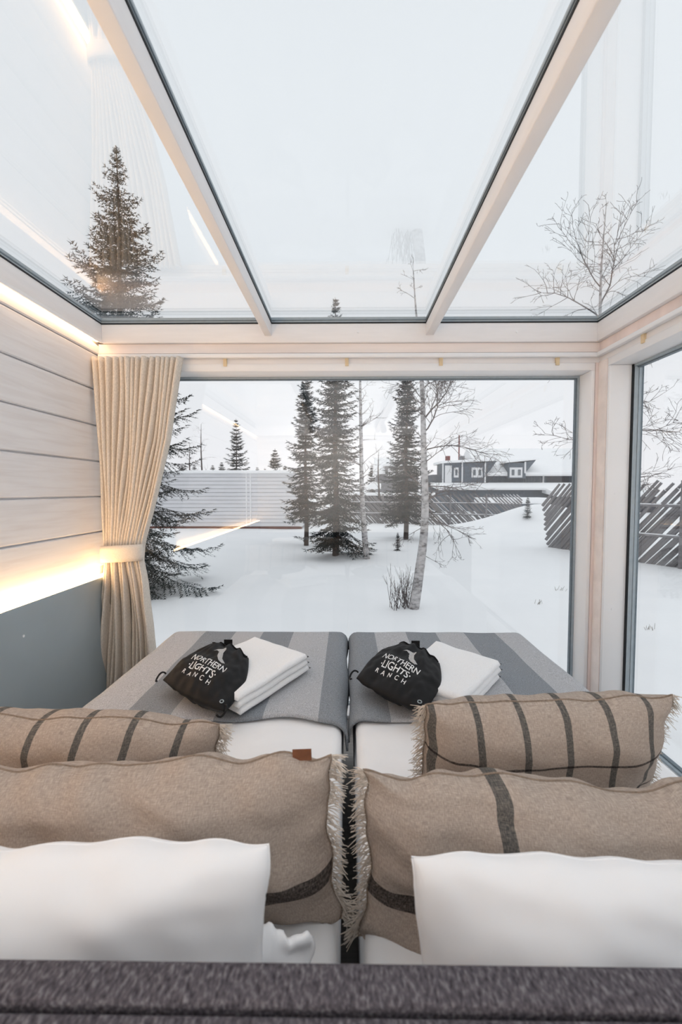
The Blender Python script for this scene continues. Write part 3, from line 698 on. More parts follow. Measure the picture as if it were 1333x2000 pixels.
# ------------------------------------------------------------------ drawstring bags
def text_mesh(s, size, spacing=1.0, bold=0.0):
    cu = bpy.data.curves.new('lettering', 'FONT'); cu.body = s; cu.size = size; cu.align_x = 'CENTER'; cu.space_character = spacing; cu.offset = bold; cu.resolution_u = 3
    o = bpy.data.objects.new('lettering', cu); COL.objects.link(o)
    dg = bpy.context.evaluated_depsgraph_get(); me = bpy.data.meshes.new_from_object(o.evaluated_get(dg))
    v = [tuple(q.co) for q in me.vertices]; f = [tuple(p.vertices) for p in me.polygons]
    bpy.data.objects.remove(o); bpy.data.curves.remove(cu); bpy.data.meshes.remove(me)
    return v, f
SW = [(360,203),(395,178),(440,147),(447,165),(441,200),(450,240),(476,258),(458,271),(432,266),(413,238),(405,196),(385,192)]
def bag(quad, thick, label, seed):
    BL, BR, TR, TL = [Vector(q) for q in quad]
    Wd = ((BR-BL).length + (TR-TL).length)/2; Hd = ((TL-BL).length + (TR-BR).length)/2
    nrm = (BR-BL).cross(TL-BL).normalized()
    if nrm.z < 0: nrm = -nrm
    ctr = (BL+BR+TR+TL)/4
    e = empty('drawstring_bag', ctr); tag(e, label, 'bag', 'black drawstring bags')
    def base(a, b):
        # a, b in 0..1; the gathered top is narrower and rounded
        k = 1 - 0.22*max(0, b-0.55)**1.3/0.45**1.3
        a2 = 0.5 + (a-0.5)*k
        p = BL*(1-a2)*(1-b) + BR*a2*(1-b) + TR*a2*b + TL*(1-a2)*b
        u, v = 2*a-1, 2*b-1
        bow = 0.035*(1-u*u)
        p = p + (TL+TR-BL-BR).normalized()*(bow*max(0, v)**2) - (TL+TR-BL-BR).normalized()*(bow*0.5*max(0, -v)**2)
        p = p + (BR-BL).normalized()*(u*0.018*(1-v*v))
        return p
    def height(a, b):
        u, v = 2*a-1, 2*b-1
        h = ((1-abs(u)**2.6)*(1-abs(v)**2.6))
        h = max(0, h)**0.6
        g = max(0, b-0.72)/0.28
        wr = 0.010*mnoise.noise(Vector((a*5+seed, b*4, seed))) + 0.010*g*math.sin(a*26+seed) + 0.006*mnoise.noise(Vector((a*13, b*9+seed, 2)))
        fold = -0.012*math.exp(-((a-0.78-0.1*b)/0.05)**2)*max(0, b-0.3)
        return h*thick + (wr+fold)*min(1, h*2)
    def P(a, b, lift=0): return base(a, b) + nrm*(height(a, b)+lift)
    nu = nv = 56; mb = MB(); idx = {}
    for side in (1, 0):
        for j in range(nv+1):
            for i in range(nu+1):
                a, b = i/nu, j/nv; edge = i in (0, nu) or j in (0, nv)
                if edge and side == 0: idx[(0, i, j)] = idx[(1, i, j)]; continue
                p = base(a, b) if edge else (P(a, b) if side else base(a, b) - nrm*min(0.054, 1.6*max(0, height(a, b))))
                idx[(side, i, j)] = len(mb.v); mb.v.append(tuple(p))
        for j in range(nv):
            for i in range(nu):
                mb.f.append((idx[(side, i, j)], idx[(side, i+1, j)], idx[(side, i+1, j+1)], idx[(side, i, j+1)]))
    child(fixn(mb.build('body', M['bag'], None, True)), e)
    # printed wordmark and swoosh
    def cut(v, f, n=2):
        me = bpy.data.meshes.new('t'); me.from_pydata(v, [], f); bm = bmesh.new(); bm.from_mesh(me)
        bmesh.ops.triangulate(bm, faces=bm.faces)
        bmesh.ops.subdivide_edges(bm, edges=[q for q in bm.edges if q.calc_length() > 0.03], cuts=1, use_grid_fill=True)
        v = [tuple(q.co) for q in bm.verts]; bm.verts.index_update(); f = [tuple(q.index for q in p.verts) for p in bm.faces]; bm.free(); bpy.data.meshes.remove(me); return v, f
    for s, wf, hf, sp, bo, a0, b0 in (('NORTHERN', 0.54, 0.115, 0.97, 0.010, 0.48, 0.40), ('\u00b7LIGHTS\u00b7', 0.44, 0.105, 0.97, 0.010, 0.47, 0.26), ('R A N C H', 0.44, 0.060, 1.25, 0.008, 0.46, 0.165)):
        v, f = text_mesh(s, 1.0, sp, bo)
        x0 = min(q[0] for q in v); x1 = max(q[0] for q in v); y1 = max(q[1] for q in v)
        v = [((q[0]-(x0+x1)/2)/(x1-x0)*wf, q[1]/y1*hf, 0) for q in v]
        v, f = cut(v, f)
        m = MB()
        for x, y, _ in v: m.v.append(tuple(P(a0 + x, b0 + y, 0.0015)))
        m.f = list(f); child(m.build('lettering', M['print'], None), e)
    xs = [p[0] for p in SW]; ys = [p[1] for p in SW]
    poly = [((x-420)/116*0.27 + (209-y)/116*-0.06, (209-y)/116*0.26) for x, y in SW]
    m = MB(); step = 0.0125; x = min(p[0] for p in poly)+0.002
    while x < max(p[0] for p in poly):
        hits = []
        for (xa, ya), (xb, yb) in zip(poly, poly[1:]+poly[:1]):
            if (xa - x)*(xb - x) < 0: hits.append(ya + (yb-ya)*(x-xa)/(xb-xa))
        hits.sort()
        for ya, yb in zip(hits[::2], hits[1::2]):
            nseg = 4; n0 = len(m.v)
            for k in range(nseg+1):
                yy = ya + (yb-ya)*k/nseg
                for dx in (-0.0036, 0.0036): m.v.append(tuple(P(0.52+x+dx, 0.685+yy, 0.0015)))
            for k in range(nseg): m.f.append((n0+2*k, n0+2*k+1, n0+2*k+3, n0+2*k+2))
        x += step
    child(m.build('logo_print', M['print'], None), e)
    # cords at the lower corners and round the gathered neck, tag, eyelet
    for (a, b, sx) in ((0.0, 0.02, -1), (0.97, 0.0, 1)):
        p = base(a, b); ax = (BR-BL).normalized()*sx; up = (TL-BL).normalized()
        pts = [p + ax*(0.004+0.022*math.sin(q*math.pi/9)) + up*(0.028*math.cos(q*math.pi/9)-0.01) + Vector((0, 0, 0.010+0.006*math.sin(q*math.pi/4.5))) for q in range(10)]
        child(MB().tube(pts, [0.0035]*10, 6).build('cord', M['bag'], None, True), e)
    pts = [P(q/20, 0.955, 0.003) for q in range(1, 20)]
    child(MB().tube(pts, [0.003]*19, 6).build('cord', M['bag'], None, True), e)
    p = base(0.36, 1.0); ax = (BR-BL).normalized(); q = MB()
    o = MB().box(-0.018, 0.018, -0.002, 0.002, -0.012, 0.016).build('tag', M['bag'], None); o.location = p + Vector((0, 0, 0.012)); child(o, e)
    p = P(0.93, 0.07, 0.002)
    ring = [p + (ax*math.cos(k*math.pi/6) + (TL-BL).normalized()*math.sin(k*math.pi/6))*0.008 for k in range(13)]
    o = child(MB().tube(ring, [0.0018]*13, 5, False).build('eyelet', M['gasket_light'], None, True), e); o['label'] = 'metal eyelet'
ZQ = ZB + 0.058
bag([ground(318, 1328, ZQ), ground(438, 1390, ZQ), ground(497, 1290, ZQ+.03), ground(408, 1255, ZQ+.03)], 0.04, 'black drawstring bag with white lettering lying on the left bed', 1)
bag([ground(696, 1325, ZQ), ground(826, 1388, ZQ), ground(872, 1302, ZQ+.03), ground(772, 1252, ZQ+.03)], 0.04, 'black drawstring bag with white lettering lying on the right bed', 4)

# ------------------------------------------------------------------ outside: snow ground
ZS = -0.45
MOUNDS = []
def add_mound(px, py, Y, sx, sy):
    p = at(px, py, Y); MOUNDS.append((p.x, p.y, p.z - ZS, sx, sy))
add_mound(1065, 990, 20, 2.6, 1.6); add_mound(960, 1012, 22.5, 1.2, 1.2)
MOUNDS += [(0.0, 12.8, 0.14, 0.7, 0.5), (1.0, 7.0, 0.08, 0.5, 0.4), (-6, 16, 0.12, 3, 2), (4, 20, 0.3, 4, 0.9), (8.5, 15, 0.25, 2, 1.5)]
def gz(x, y):
    z = ZS + 0.10*mnoise.noise(Vector((x*0.14, y*0.14, 3))) + 0.035*mnoise.noise(Vector((x*0.6, y*0.6, 7)))
    for mx, my, h, sx, sy in MOUNDS: z += h*math.exp(-((x-mx)/sx)**2-((y-my)/sy)**2)
    if -2.2 < x < 2.2 and -2.5 < y < 3.3: z = min(z, -0.42)
    return z
mb = MB()
xs = list(np.concatenate([np.linspace(-90, -16, 24), np.linspace(-15, 18, 150), np.linspace(19, 90, 24)]))
ys = list(np.concatenate([np.linspace(-40, -3, 12), np.linspace(-2, 30, 150), np.linspace(31, 140, 40)]))
for y in ys:
    for x in xs: mb.v.append((x, y, gz(x, y)))
nx = len(xs)
for j in range(len(ys)-1):
    for i in range(nx-1): mb.f.append((j*nx+i, j*nx+i+1, (j+1)*nx+i+1, (j+1)*nx+i))
sg = mb.build('snow_ground', M['snow'], None, True); tag(sg, 'snow covered yard outside the windows', 'ground', kind='structure')

# ------------------------------------------------------------------ spruces
def spruce_meshes(H, Rr, nwh, seed, lean=0.0, base=0.10, dens=1.0, bs=1.0):
    rnd = random.Random(seed); V = []; Fc = []
    tr = MB(); pts = [(lean*(k/10)**2*H*0.05 + 0.02*math.sin(k), 0.015*math.cos(k*1.3), H*k/10) for k in range(11)]
    tr.tube(pts, [max(0.006, H*0.014*(1-k/10.2)) for k in range(11)], 8)
    def blade(p, d, n, ln, w):
        k = len(V); V.extend((p - n*w, p + n*w, p + d*ln)); Fc.append((k, k+1, k+2))
    step = 0.045*bs
    for wv in range(nwh):
        f = base + (1-base)*(wv + rnd.random()*0.6)/nwh
        h = f*H; q = 1-f; tb_ = 0.4 + 0.6*min(1, q*5)
        nb = rnd.randint(5, 8)
        for b in range(nb):
            az = 2*math.pi*(b + rnd.random()*0.8)/nb + wv*0.9
            Lb = (Rr*(q**0.8) + 0.10*tb_) * rnd.uniform(0.45, 1.2)
            out = Vector((math.cos(az), math.sin(az), 0)); side = Vector((-math.sin(az), math.cos(az), 0))
            rise = 0.35 - 0.75*q + rnd.uniform(-0.12, 0.12)
            n = max(4, int(Lb/(0.065*bs**0.7))); prev = Vector((0, 0, h)); c0 = prev.copy()
            for k in range(1, n+1):
                s = k/n
                p = c0 + out*(Lb*s) + Vector((0, 0, Lb*(rise*s - 0.25*s*s*q + 0.30*s**4))) + side*(0.05*Lb*math.sin(s*3+b))
                d = (p-prev).normalized()
                # the bough axis itself
                blade(prev, d, side, (p-prev).length*1.3, 0.008*(1.2-s)); blade(prev, d, Vector((0, 0, 1)), (p-prev).length*1.3, 0.008*(1.2-s))
                if s > 0.12:
                    for sg_ in (-1, 1):
                        tl = (0.12*tb_ + 0.42*Lb*(1-s)*(0.5+s))*rnd.uniform(0.5, 1.1)
                        td = (d*0.75 + side*sg_*rnd.uniform(0.6, 1.0) + Vector((0, 0, rnd.uniform(-0.55, 0.05)))).normalized()
                        m = max(2, int(tl/step)); tn = td.cross(Vector((0, 0, 1)))
                        tn = tn.normalized() if tn.length > .01 else side
                        for g_ in range(m):
                            pp = prev + td*(tl*g_/m) + Vector((0, 0, -0.10*tl*(g_/m)**2))
                            for s2 in (-1, 1):
                                nd = (td*0.9 + tn*s2*rnd.uniform(0.4, 0.9) + Vector((0, 0, rnd.uniform(-0.5, 0.35)))).normalized()
                                blade(pp, nd, nd.cross(Vector((rnd.random(), rnd.random(), 1))).normalized(), rnd.uniform(0.055, 0.095)*bs*tb_, 0.013*bs*tb_)
                prev = p
    k = 8
    for i in range(k):
        blade(Vector((0, 0, H*0.97 + 0.02*i)), Vector((math.cos(i*2.4)*0.5, math.sin(i*2.4)*0.5, 1)).normalized(), Vector((1, 0, 0)), 0.10, 0.008)
    me = bpy.data.meshes.new('foliage'); me.from_pydata([tuple(q) for q in V], [], Fc); me.materials.append(M['needles'])
    mt = bpy.data.meshes.new('trunk'); mt.from_pydata(tr.v, [], tr.f); mt.materials.append(M['trunk_dark'])
    return me, mt
def place_tree(meshes, loc, label, group, scale=1.0, rz=0, name='spruce', cat='tree'):
    e = empty(name, loc); e.scale = (scale,)*3; e.rotation_euler.z = rz; tag(e, label, cat, group)
    for nm, me in zip(('foliage', 'trunk'), meshes):
        o = bpy.data.objects.new(nm, me); COL.objects.link(o); o.parent = e
    return e
def on_snow(px, Y):
    p = at(px, 957, Y); return (p.x, Y, gz(p.x, Y) - 0.03)
GS = 'spruces in the yard'
def top_h(px, py, Y): return at(px, py, Y).z - gz(at(px, 957, Y).x, Y) + 0.03
place_tree(spruce_meshes(top_h(247, 285, 8.8), 1.75, 58, 1, base=0.05), on_snow(243, 8.8), 'big near spruce behind the curtain rising above the glass roof', GS)
place_tree(spruce_meshes(top_h(653, 582, 12.6), 0.98, 62, 2, base=0.05, bs=1.25), on_snow(656, 12.6), 'tall dark spruce in the middle of the yard', GS)
place_tree(spruce_meshes(top_h(592, 715, 15.5), 0.92, 50, 3, base=0.16, bs=1.4), on_snow(598, 15.5), 'slim spruce just left of the tall dark spruce', GS)
place_tree(spruce_meshes(top_h(797, 690, 17.2), 1.12, 54, 4, base=0.13, bs=1.5), on_snow(794, 17.2), 'spruce with bare lower trunk standing behind the leaning birch', GS)
place_tree(spruce_meshes(top_h(463, 818, 31), 1.35, 28, 5, bs=2.2), on_snow(463, 31), 'single spruce rising behind the long white cabin roof', GS)
sm_ = spruce_meshes(4.2, 0.95, 20, 6, bs=2.6)
place_tree(sm_, on_snow(538, 42), 'small spruce top right of the spruce behind the cabin', GS, top_h(538, 878, 42)/4.2)
rnd = random.Random(11)
for px, lab in ((356, 'tiny distant conifer nearest the curtain on the horizon'), (380, 'tiny distant conifer just left of the thin bare tree'), (416, 'tiny distant conifer just right of the thin bare tree'),
                (434, 'tiny distant conifer touching the left side of the spruce behind the cabin'), (503, 'tiny distant conifer right of the spruce behind the cabin'), (518, 'tiny distant conifer just left of the small spruce top'),
                (557, 'tiny distant conifer just left of the slim spruce'), (727, 'tiny distant conifer right of the slender white birch')):
    Y = rnd.uniform(70, 95); s = top_h(px, rnd.uniform(893, 908), Y)/4.2
    place_tree(sm_, on_snow(px, Y), lab, 'distant conifers on the horizon', s*0.9, rnd.random()*6, 'distant_conifer')
place_tree(sm_, on_snow(778, 14), 'tiny spruce sapling in the snow left of the leaning birch', GS, top_h(778, 1040, 14)/4.2, 1, 'spruce_sapling')
place_tree(sm_, on_snow(1032, 19.0), 'tiny spruce sapling on the snow bank by the fence end', GS, 0.22, 2, 'spruce_sapling')

# ------------------------------------------------------------------ bare trees
def bare_tree(name, label, trunk_pts, radii, seed, limbs, group='bare birches', spread=1.0, trunkmat='birch', auto=26, lmin=0.5, droop=0.25, levels=4, start=0.3, seglen=0.085):
    rnd = random.Random(seed); base = Vector(trunk_pts[0])
    e = empty(name, base); tag(e, label, 'tree', group)
    tp = [Vector(p) - base for p in trunk_pts]
    # smooth the trunk
    fine = []; fr = []
    for i in range(len(tp)-1):
        for k in range(4): fine.append(tp[i].lerp(tp[i+1], k/4)); fr.append(radii[i]+(radii[i+1]-radii[i])*k/4)
    fine.append(tp[-1]); fr.append(radii[-1])
    for _ in range(3): fine = [fine[0]] + [(fine[i-1]+fine[i]*2+fine[i+1])/4 for i in range(1, len(fine)-1)] + [fine[-1]]
    MB().tube(fine, fr, 9).build('trunk', M[trunkmat], e, True)
    br = MB()
    def grow(p, d, ln, r, lev):
        n = max(3, int(ln/seglen)); pts = [p]; q = p.copy(); dd = d.copy(); kids = []
        for k in range(n):
            dd = (dd + Vector((rnd.gauss(0, .16), rnd.gauss(0, .16), rnd.gauss(0, .10) - droop*(k/n)*(0.10 if lev < 2 else 0.32)))).normalized()
            q = q + dd*(ln/n); pts.append(q.copy())
            if lev < levels and k > 0: kids.append((q.copy(), dd.copy(), 1-k/n))
        br.tube(pts, [max(0.0019, r*0.62*(1-0.8*i/n)) for i in range(n+1)], 4 if lev < 2 else 3, False)
        for (kp, kd, rem) in kids:
            for _ in range(2 if lev < 3 else 1):
                if rnd.random() < 0.85:
                    ax = Vector((rnd.gauss(0, 1), rnd.gauss(0, 1), rnd.gauss(0, 0.6))).normalized()
                    nd = (kd + ax*0.85).normalized()
                    grow(kp, nd, ln*rnd.uniform(0.28, 0.58)*(0.55+0.6*rem), r*0.5, lev+1)
    for (p, d, ln, r) in limbs: grow(Vector(p) - base, Vector(d).normalized(), ln, r, 1)
    Lt = len(fine)
    for k in range(auto):
        i = int(Lt*(start + (1-start)*rnd.random()**0.9)); i = min(i, Lt-1)
        az = rnd.random()*6.283; f = i/Lt
        d = Vector((math.cos(az)*spread, math.sin(az)*spread, rnd.uniform(0.2, 0.9)))
        grow(fine[i], d.normalized(), lmin*rnd.uniform(0.6, 1.3)*(1.25-f), max(0.004, fr[i]*0.35), 2)
    br.build('branches', M['twig'], e)['kind'] = 'stuff'; return e
Yb = 6.9
bp = [at(808, 1196, Yb), at(818, 1130, Yb), at(829, 1050, Yb), at(832, 980, Yb), at(828, 880, Yb), at(827, 790, Yb), at(822, 700, Yb), at(812, 600, Yb), at(808, 530, Yb)]
bp[0].z = gz(bp[0].x, Yb) - 0.05
lim = [(at(828, 880, Yb), (0.9, 0.15, 0.40), 1.1, 0.016), (at(828, 845, Yb), (0.75, -0.2, 0.75), 1.2, 0.018), (at(828, 820, Yb), (0.55, 0.1, 0.9), 1.25, 0.02),
       (at(831, 950, Yb), (0.95, 0.1, 0.05), 1.0, 0.014), (at(832, 990, Yb), (0.75, 0.1, -0.35), 0.85, 0.015), (at(832, 1010, Yb), (0.8, -0.1, -0.55), 0.7, 0.012),
       (at(831, 1030, Yb), (-0.9, -0.1, -0.25), 0.45, 0.009), (at(827, 780, Yb), (-0.6, 0.2, 0.7), 0.8, 0.012), (at(827, 760, Yb), (0.7, 0, 0.6), 0.8, 0.012), (at(829, 1085, Yb), (0.8, 0, -0.5), 0.25, 0.008)]
bare_tree('birch', 'leaning bare birch with a thick base nearest the window', bp, [0.085, 0.075, 0.062, 0.055, 0.045, 0.036, 0.026, 0.014, 0.006], 3, lim, auto=34, lmin=0.5)
Yb = 12.3
bp = [at(717, 1094, Yb), at(712, 1040, Yb), at(707, 960, Yb), at(706, 860, Yb), at(704, 760, Yb), at(704, 690, Yb)]
bp[0].z = gz(bp[0].x, Yb) - 0.05
bare_tree('birch', 'slender white birch right of the tall dark spruce', bp, [0.095, 0.075, 0.06, 0.048, 0.034, 0.012], 7, [], auto=44, lmin=0.85, start=0.42, levels=4, seglen=0.16)
# birch at the corner, its trunk behind the white corner post
Yb = 5.4
bp = [at(1178, 1280, Yb), at(1182, 1100, Yb), at(1180, 900, Yb), at(1178, 760, Yb), at(1172, 620, Yb), at(1175, 520, Yb), at(1185, 400, Yb)]
bp[0].z = gz(bp[0].x, Yb) - 0.05
lim = [(at(1172, 620, Yb), (-0.55, 0.1, 0.8), 0.9, 0.016), (at(1173, 600, Yb), (0.4, 0.1, 0.9), 1.1, 0.016), (at(1173, 560, Yb), (-0.4, 0.2, 0.95), 0.9, 0.012), (at(1172, 630, Yb), (-0.95, 0.1, 0.25), 0.6, 0.010),
       (at(1178, 870, Yb), (-0.95, 0.0, 0.12), 0.75, 0.010), (at(1178, 760, Yb), (-0.9, 0.1, 0.25), 0.7, 0.010), (at(1180, 840, Yb), (0.95, -0.1, -0.15), 0.9, 0.012), (at(1180, 800, Yb), (0.9, 0.1, 0.2), 0.9, 0.012),
       (at(1180, 930, Yb), (0.9, 0.1, -0.1), 0.8, 0.012), (at(1178, 720, Yb), (0.8, 0, 0.5), 0.8, 0.010)]
bare_tree('birch', 'bare birch behind the white corner post at the right', bp, [0.07, 0.06, 0.045, 0.032, 0.018, 0.010, 0.004], 13, lim, auto=24, lmin=0.45, start=0.5)
for px, py, Y, lab, sd in ((395, 828, 34, 'thin bare tree standing left beyond the white cabin', 21), (372, 868, 36, 'low bare bushy tree behind the left end of the cabin', 22), (740, 880, 30, 'bushy bare tree behind the slender birch', 23)):
    H = top_h(px, py, Y); b0 = Vector(on_snow(px, Y))
    bare_tree('bare_tree', lab, [b0, b0+Vector((0.05, 0, H*.35)), b0+Vector((-.05, 0, H*.7)), b0+Vector((0, 0, H))], [0.09, 0.07, 0.045, 0.01], sd, [], group='bare trees beyond the yard', trunkmat='twig', auto=30, lmin=1.1, start=0.3, levels=3, seglen=0.3)
# shrub beside the leaning birch
e = empty('bare_shrub', on_snow(790, 6.95)); tag(e, 'thin leafless shrub beside the base of the leaning birch', 'shrub')
rnd = random.Random(4); mb = MB()
for k in range(34):
    x = rnd.uniform(-0.2, 0.12); d = Vector((rnd.gauss(-0.06, .16), rnd.gauss(0, .15), 1)).normalized(); ln = rnd.uniform(0.25, 0.72); p = Vector((x, rnd.uniform(-.12, .12), 0))
    pts = [p + d*ln*t_ + Vector((0.03*math.sin(t_*3+k), 0, 0)) for t_ in (0, .33, .66, 1)]
    mb.tube(pts, [.006, .005, .0035, .002], 3, False)
    for _ in range(3):
        s = rnd.uniform(.3, .8); q = p + d*ln*s; dd = (d + Vector((rnd.gauss(0, .5), rnd.gauss(0, .5), .2))).normalized()
        mb.tube([q, q+dd*ln*.3], [.003, .0015], 3, False)
mb.build('stems', M['twig'], e)['kind'] = 'stuff'
for px, py, lab in ((1058, 1182, 'dry grass tuft poking from the snow near the end window corner'), (1097, 1152, 'small dry stalks in the snow beside the window edge'), (1272, 1226, 'dry twigs in the snow seen through the side window')):
    p = ground(px, py, ZS); mb = MB(); e = empty('grass_tuft', (p.x, p.y, gz(p.x, p.y)-0.02)); tag(e, lab, 'plant', 'dry stalks in the snow')
    for k in range(9):
        q = Vector((rnd.uniform(-.10, .10), rnd.uniform(-.05, .05), 0)); mb.tube([q, q+Vector((rnd.gauss(0, .03), 0, rnd.uniform(.05, .11)))], [.0035, .002], 3, False)
    mb.build('stalks', M['grass'], e)['kind'] = 'stuff'

# ------------------------------------------------------------------ pole fences
def pole_fence(label, A, B, n, lean, Lp, rad, seed, hfac=1.0):
    A, B = Vector(A), Vector(B); d = (B-A); W = d.length; d.normalize(); rnd = random.Random(seed)
    e = empty('pole_fence', A); tag(e, label, 'fence', 'slanted pole fences')
    me = None; side = d.cross(Vector((0, 0, 1)))
    m = MB(); m.tube([(0, 0, 0), (0, 0, 0.5), (0, 0, 1)], [rad, rad*.92, rad*.7], 7)
    pm = bpy.data.meshes.new('pole'); pm.from_pydata(m.v, [], m.f); pm.materials.append(M['pole'])
    dirv = (d*lean + Vector((0, 0, 1))).normalized()
    for k in range(n):
        p = d*(W*(k+rnd.uniform(-.2, .2))/n); wp = A + p
        o = bpy.data.objects.new('pole', pm); COL.objects.link(o); o.parent = e
        dv = (dirv + Vector((rnd.gauss(0, .02), rnd.gauss(0, .02), 0))).normalized(); ln = Lp*rnd.uniform(.92, 1.06)
        o.rotation_mode = 'QUATERNION'; o.rotation_quaternion = dv.to_track_quat('Z', 'Y'); o.scale = (1, 1, ln)
        o.location = p + side*rnd.uniform(-.03, .03) + Vector((0, 0, gz(wp.x, wp.y) - A.z - 0.1))
    top = Lp*dirv.z
    for k in range(1, 10):
        o = bpy.data.objects.new('pole', pm); COL.objects.link(o); o.parent = e
        st = 0 if lean > 0 else W
        o.location = d*(st - (0.02*k if lean > 0 else -0.02*k)) + side*rnd.uniform(-.05, .05) + Vector((0, 0, 0.155*k))
        o.rotation_mode = 'QUATERNION'; o.rotation_quaternion = dirv.to_track_quat('Z', 'Y'); o.scale = (1, 1, max(0.4, (top - 0.155*k)/dirv.z))
    for f in (0.35, 0.72):
        MB().tube([d*(0.9 if lean > 0 else 0) + Vector((0, 0, top*f)) + side*.1, d*(W-(0.9 if lean < 0 else 0)) + Vector((0, 0, top*f)) + side*.1], [rad*.9]*2, 6).build('rail', M['pole'], e)
    k = 1
    while k*1.9 < W:
        MB().tube([d*k*1.9 - Vector((0, 0, .2)) + side*.16, d*k*1.9 + Vector((0, 0, top*1.02)) + side*.16], [rad*1.1, rad], 7).build('post', M['pole'], e); k += 1
    return e
p0, p1 = at(688, 957, 27), at(985, 957, 24.5)
pole_fence('dark slanted pole fence across the back of the yard', (p0.x, 27, ZS-.05), (p1.x+0.8, 24.5, ZS-.05), 60, -1.0, 2.4, 0.05, 2)
pole_fence('slanted pole fence close to the side window', (6.45, 14.6, ZS), (10.2, 8.2, ZS), 64, 0.85, 2.75, 0.05, 5)

# ------------------------------------------------------------------ long white cabin
cb = empty('white_cabin', (-7, 22.5, ZS)); tag(cb, 'long low white boarded cabin with snow on its roof', 'building')
pr = at(590, 1030, 22.3); ptop = at(590, 925, 22.3).z; X1 = pr.x; X0 = X1-11; Z0 = pr.z + .04
child(bx('wall', M['cabin_joint'], None, X0, X1, 22.32, 26, Z0, ptop), cb)
nb = 14; hh = (ptop-Z0)/nb
for k in range(nb):
    child(bx('board', M['cabin_board'], None, X0, X1-0.05, 22.285, 22.32, Z0+k*hh+.012, Z0+(k+1)*hh-.008), cb)
    child(bx('side_board', M['cabin_board'], None, X1, X1+.03, 22.34, 26, Z0+k*hh+.012, Z0+(k+1)*hh-.008), cb)
child(bx('corner_trim', M['house_white'], None, X1-.09, X1+.035, 22.26, 22.34, Z0, ptop), cb)
for dx in (-2.75, -2.55):
    child(bx('batten', M['house_white'], None, X1+dx, X1+dx+.07, 22.262, 22.285, Z0, ptop), cb)
child(bx('sill_beam', M['cabin_base'], None, X0, X1, 22.27, 22.33, Z0-.14, Z0), cb)
child(bevel_obj(MB().box(X0-.2, X1+.2, 22.1, 26.3, ptop, ptop+.16).build('roof_snow', M['snow']), .06, 3), cb)

# ------------------------------------------------------------------ grey-blue house with dormers
YH = 45.0
def hx(px): return at(px, 930, YH).x
def hz(py): return at(940, py, YH).z
hs = empty('house', (14, YH, ZS)); tag(hs, 'blue grey house with two dormers and snow covered roofs', 'building')
def hb_(name, mat, px0, px1, py0, py1, y0, y1, par=None):
    o = MB().box(hx(px0), hx(px1), y0, y1, hz(py1), hz(py0)).build(name, M[mat]); return child(o, par or hs)
hb_('wall', 'house_wall', 845, 1180, 927, 998, YH, YH+7)
k = 862
while k < 1176:
    hb_('wall_batten', 'house_wall', k, k+1.0, 930, 945, YH-.04, YH); k += 4.2
# main roof: snow slab sloping back
m = MB(); m.prism([(YH-.5, hz(928)), (YH-.5, hz(923)), (YH+4.5, hz(868)), (YH+8, hz(900)), (YH+8, hz(928))], hx(935), hx(1195), 'x'); child(fixn(m.build('roof_snow', M['snow'])), hs)
hb_('eave_board', 'house_white', 935, 1195, 927.5, 930, YH-.55, YH-.48)
hb_('recess', 'house_dark', 1068, 1112, 930, 945, YH-.06, YH-.01); hb_('corner_post', 'house_white', 1060, 1063, 930, 945, YH-.1, YH-.02)
# entrance bay
hb_('bay_wall', 'house_wall', 862, 945, 905, 945, YH-.8, YH+2)
m = MB(); m.prism([(hx(858), hz(906)), (hx(858), hz(901.5)), (hx(968), hz(896.5)), (hx(968), hz(901))], YH-1.2, YH+3, 'y'); child(fixn(m.build('bay_roof_snow', M['snow'])), hs)
m = MB(); m.prism([(hx(945), hz(930)), (hx(945), hz(903)), (hx(966), hz(901))], YH-.75, YH+2, 'y'); child(fixn(m.build('bay_cheek', M['house_wall'])), hs)
hb_('door', 'house_white', 866, 879, 910, 943, YH-.86, YH-.8)
for px in (862, 899, 943): hb_('corner_post', 'house_white', px-1.2, px+1.2, 904, 944, YH-.9, YH-.8)
# dormer
hb_('dormer_wall', 'house_wall', 988, 1021, 905, 935, YH-.8, YH+2)
m = MB(); m.prism([(hx(982), hz(905)), (hx(982), hz(901)), (hx(1043), hz(896)), (hx(1043), hz(899))], YH-1.2, YH+3, 'y'); child(fixn(m.build('dormer_roof_snow', M['snow'])), hs)
m = MB(); m.prism([(hx(1021), hz(924)), (hx(1021), hz(903)), (hx(1041), hz(899))], YH-.75, YH+2, 'y'); child(fixn(m.build('dormer_cheek', M['house_wall'])), hs)
hb_('corner_post', 'house_white', 1018, 1021, 903, 925, YH-.9, YH-.8)
for px0, px1 in ((917, 938), (990, 1014), (883, 892)):
    wf = hb_('window', 'house_white', px0, px1, 914, 933, YH-.9, YH-.8)
    n_ = 1 if px1-px0 < 12 else 2; w_ = (px1-px0)/n_
    for q in range(n_):
        o = MB().box(hx(px0+q*w_+w_*.28), hx(px0+(q+1)*w_-w_*.28), YH-.93, YH-.9, hz(929), hz(918)).build('pane', M['pane_dark']); o.parent = wf
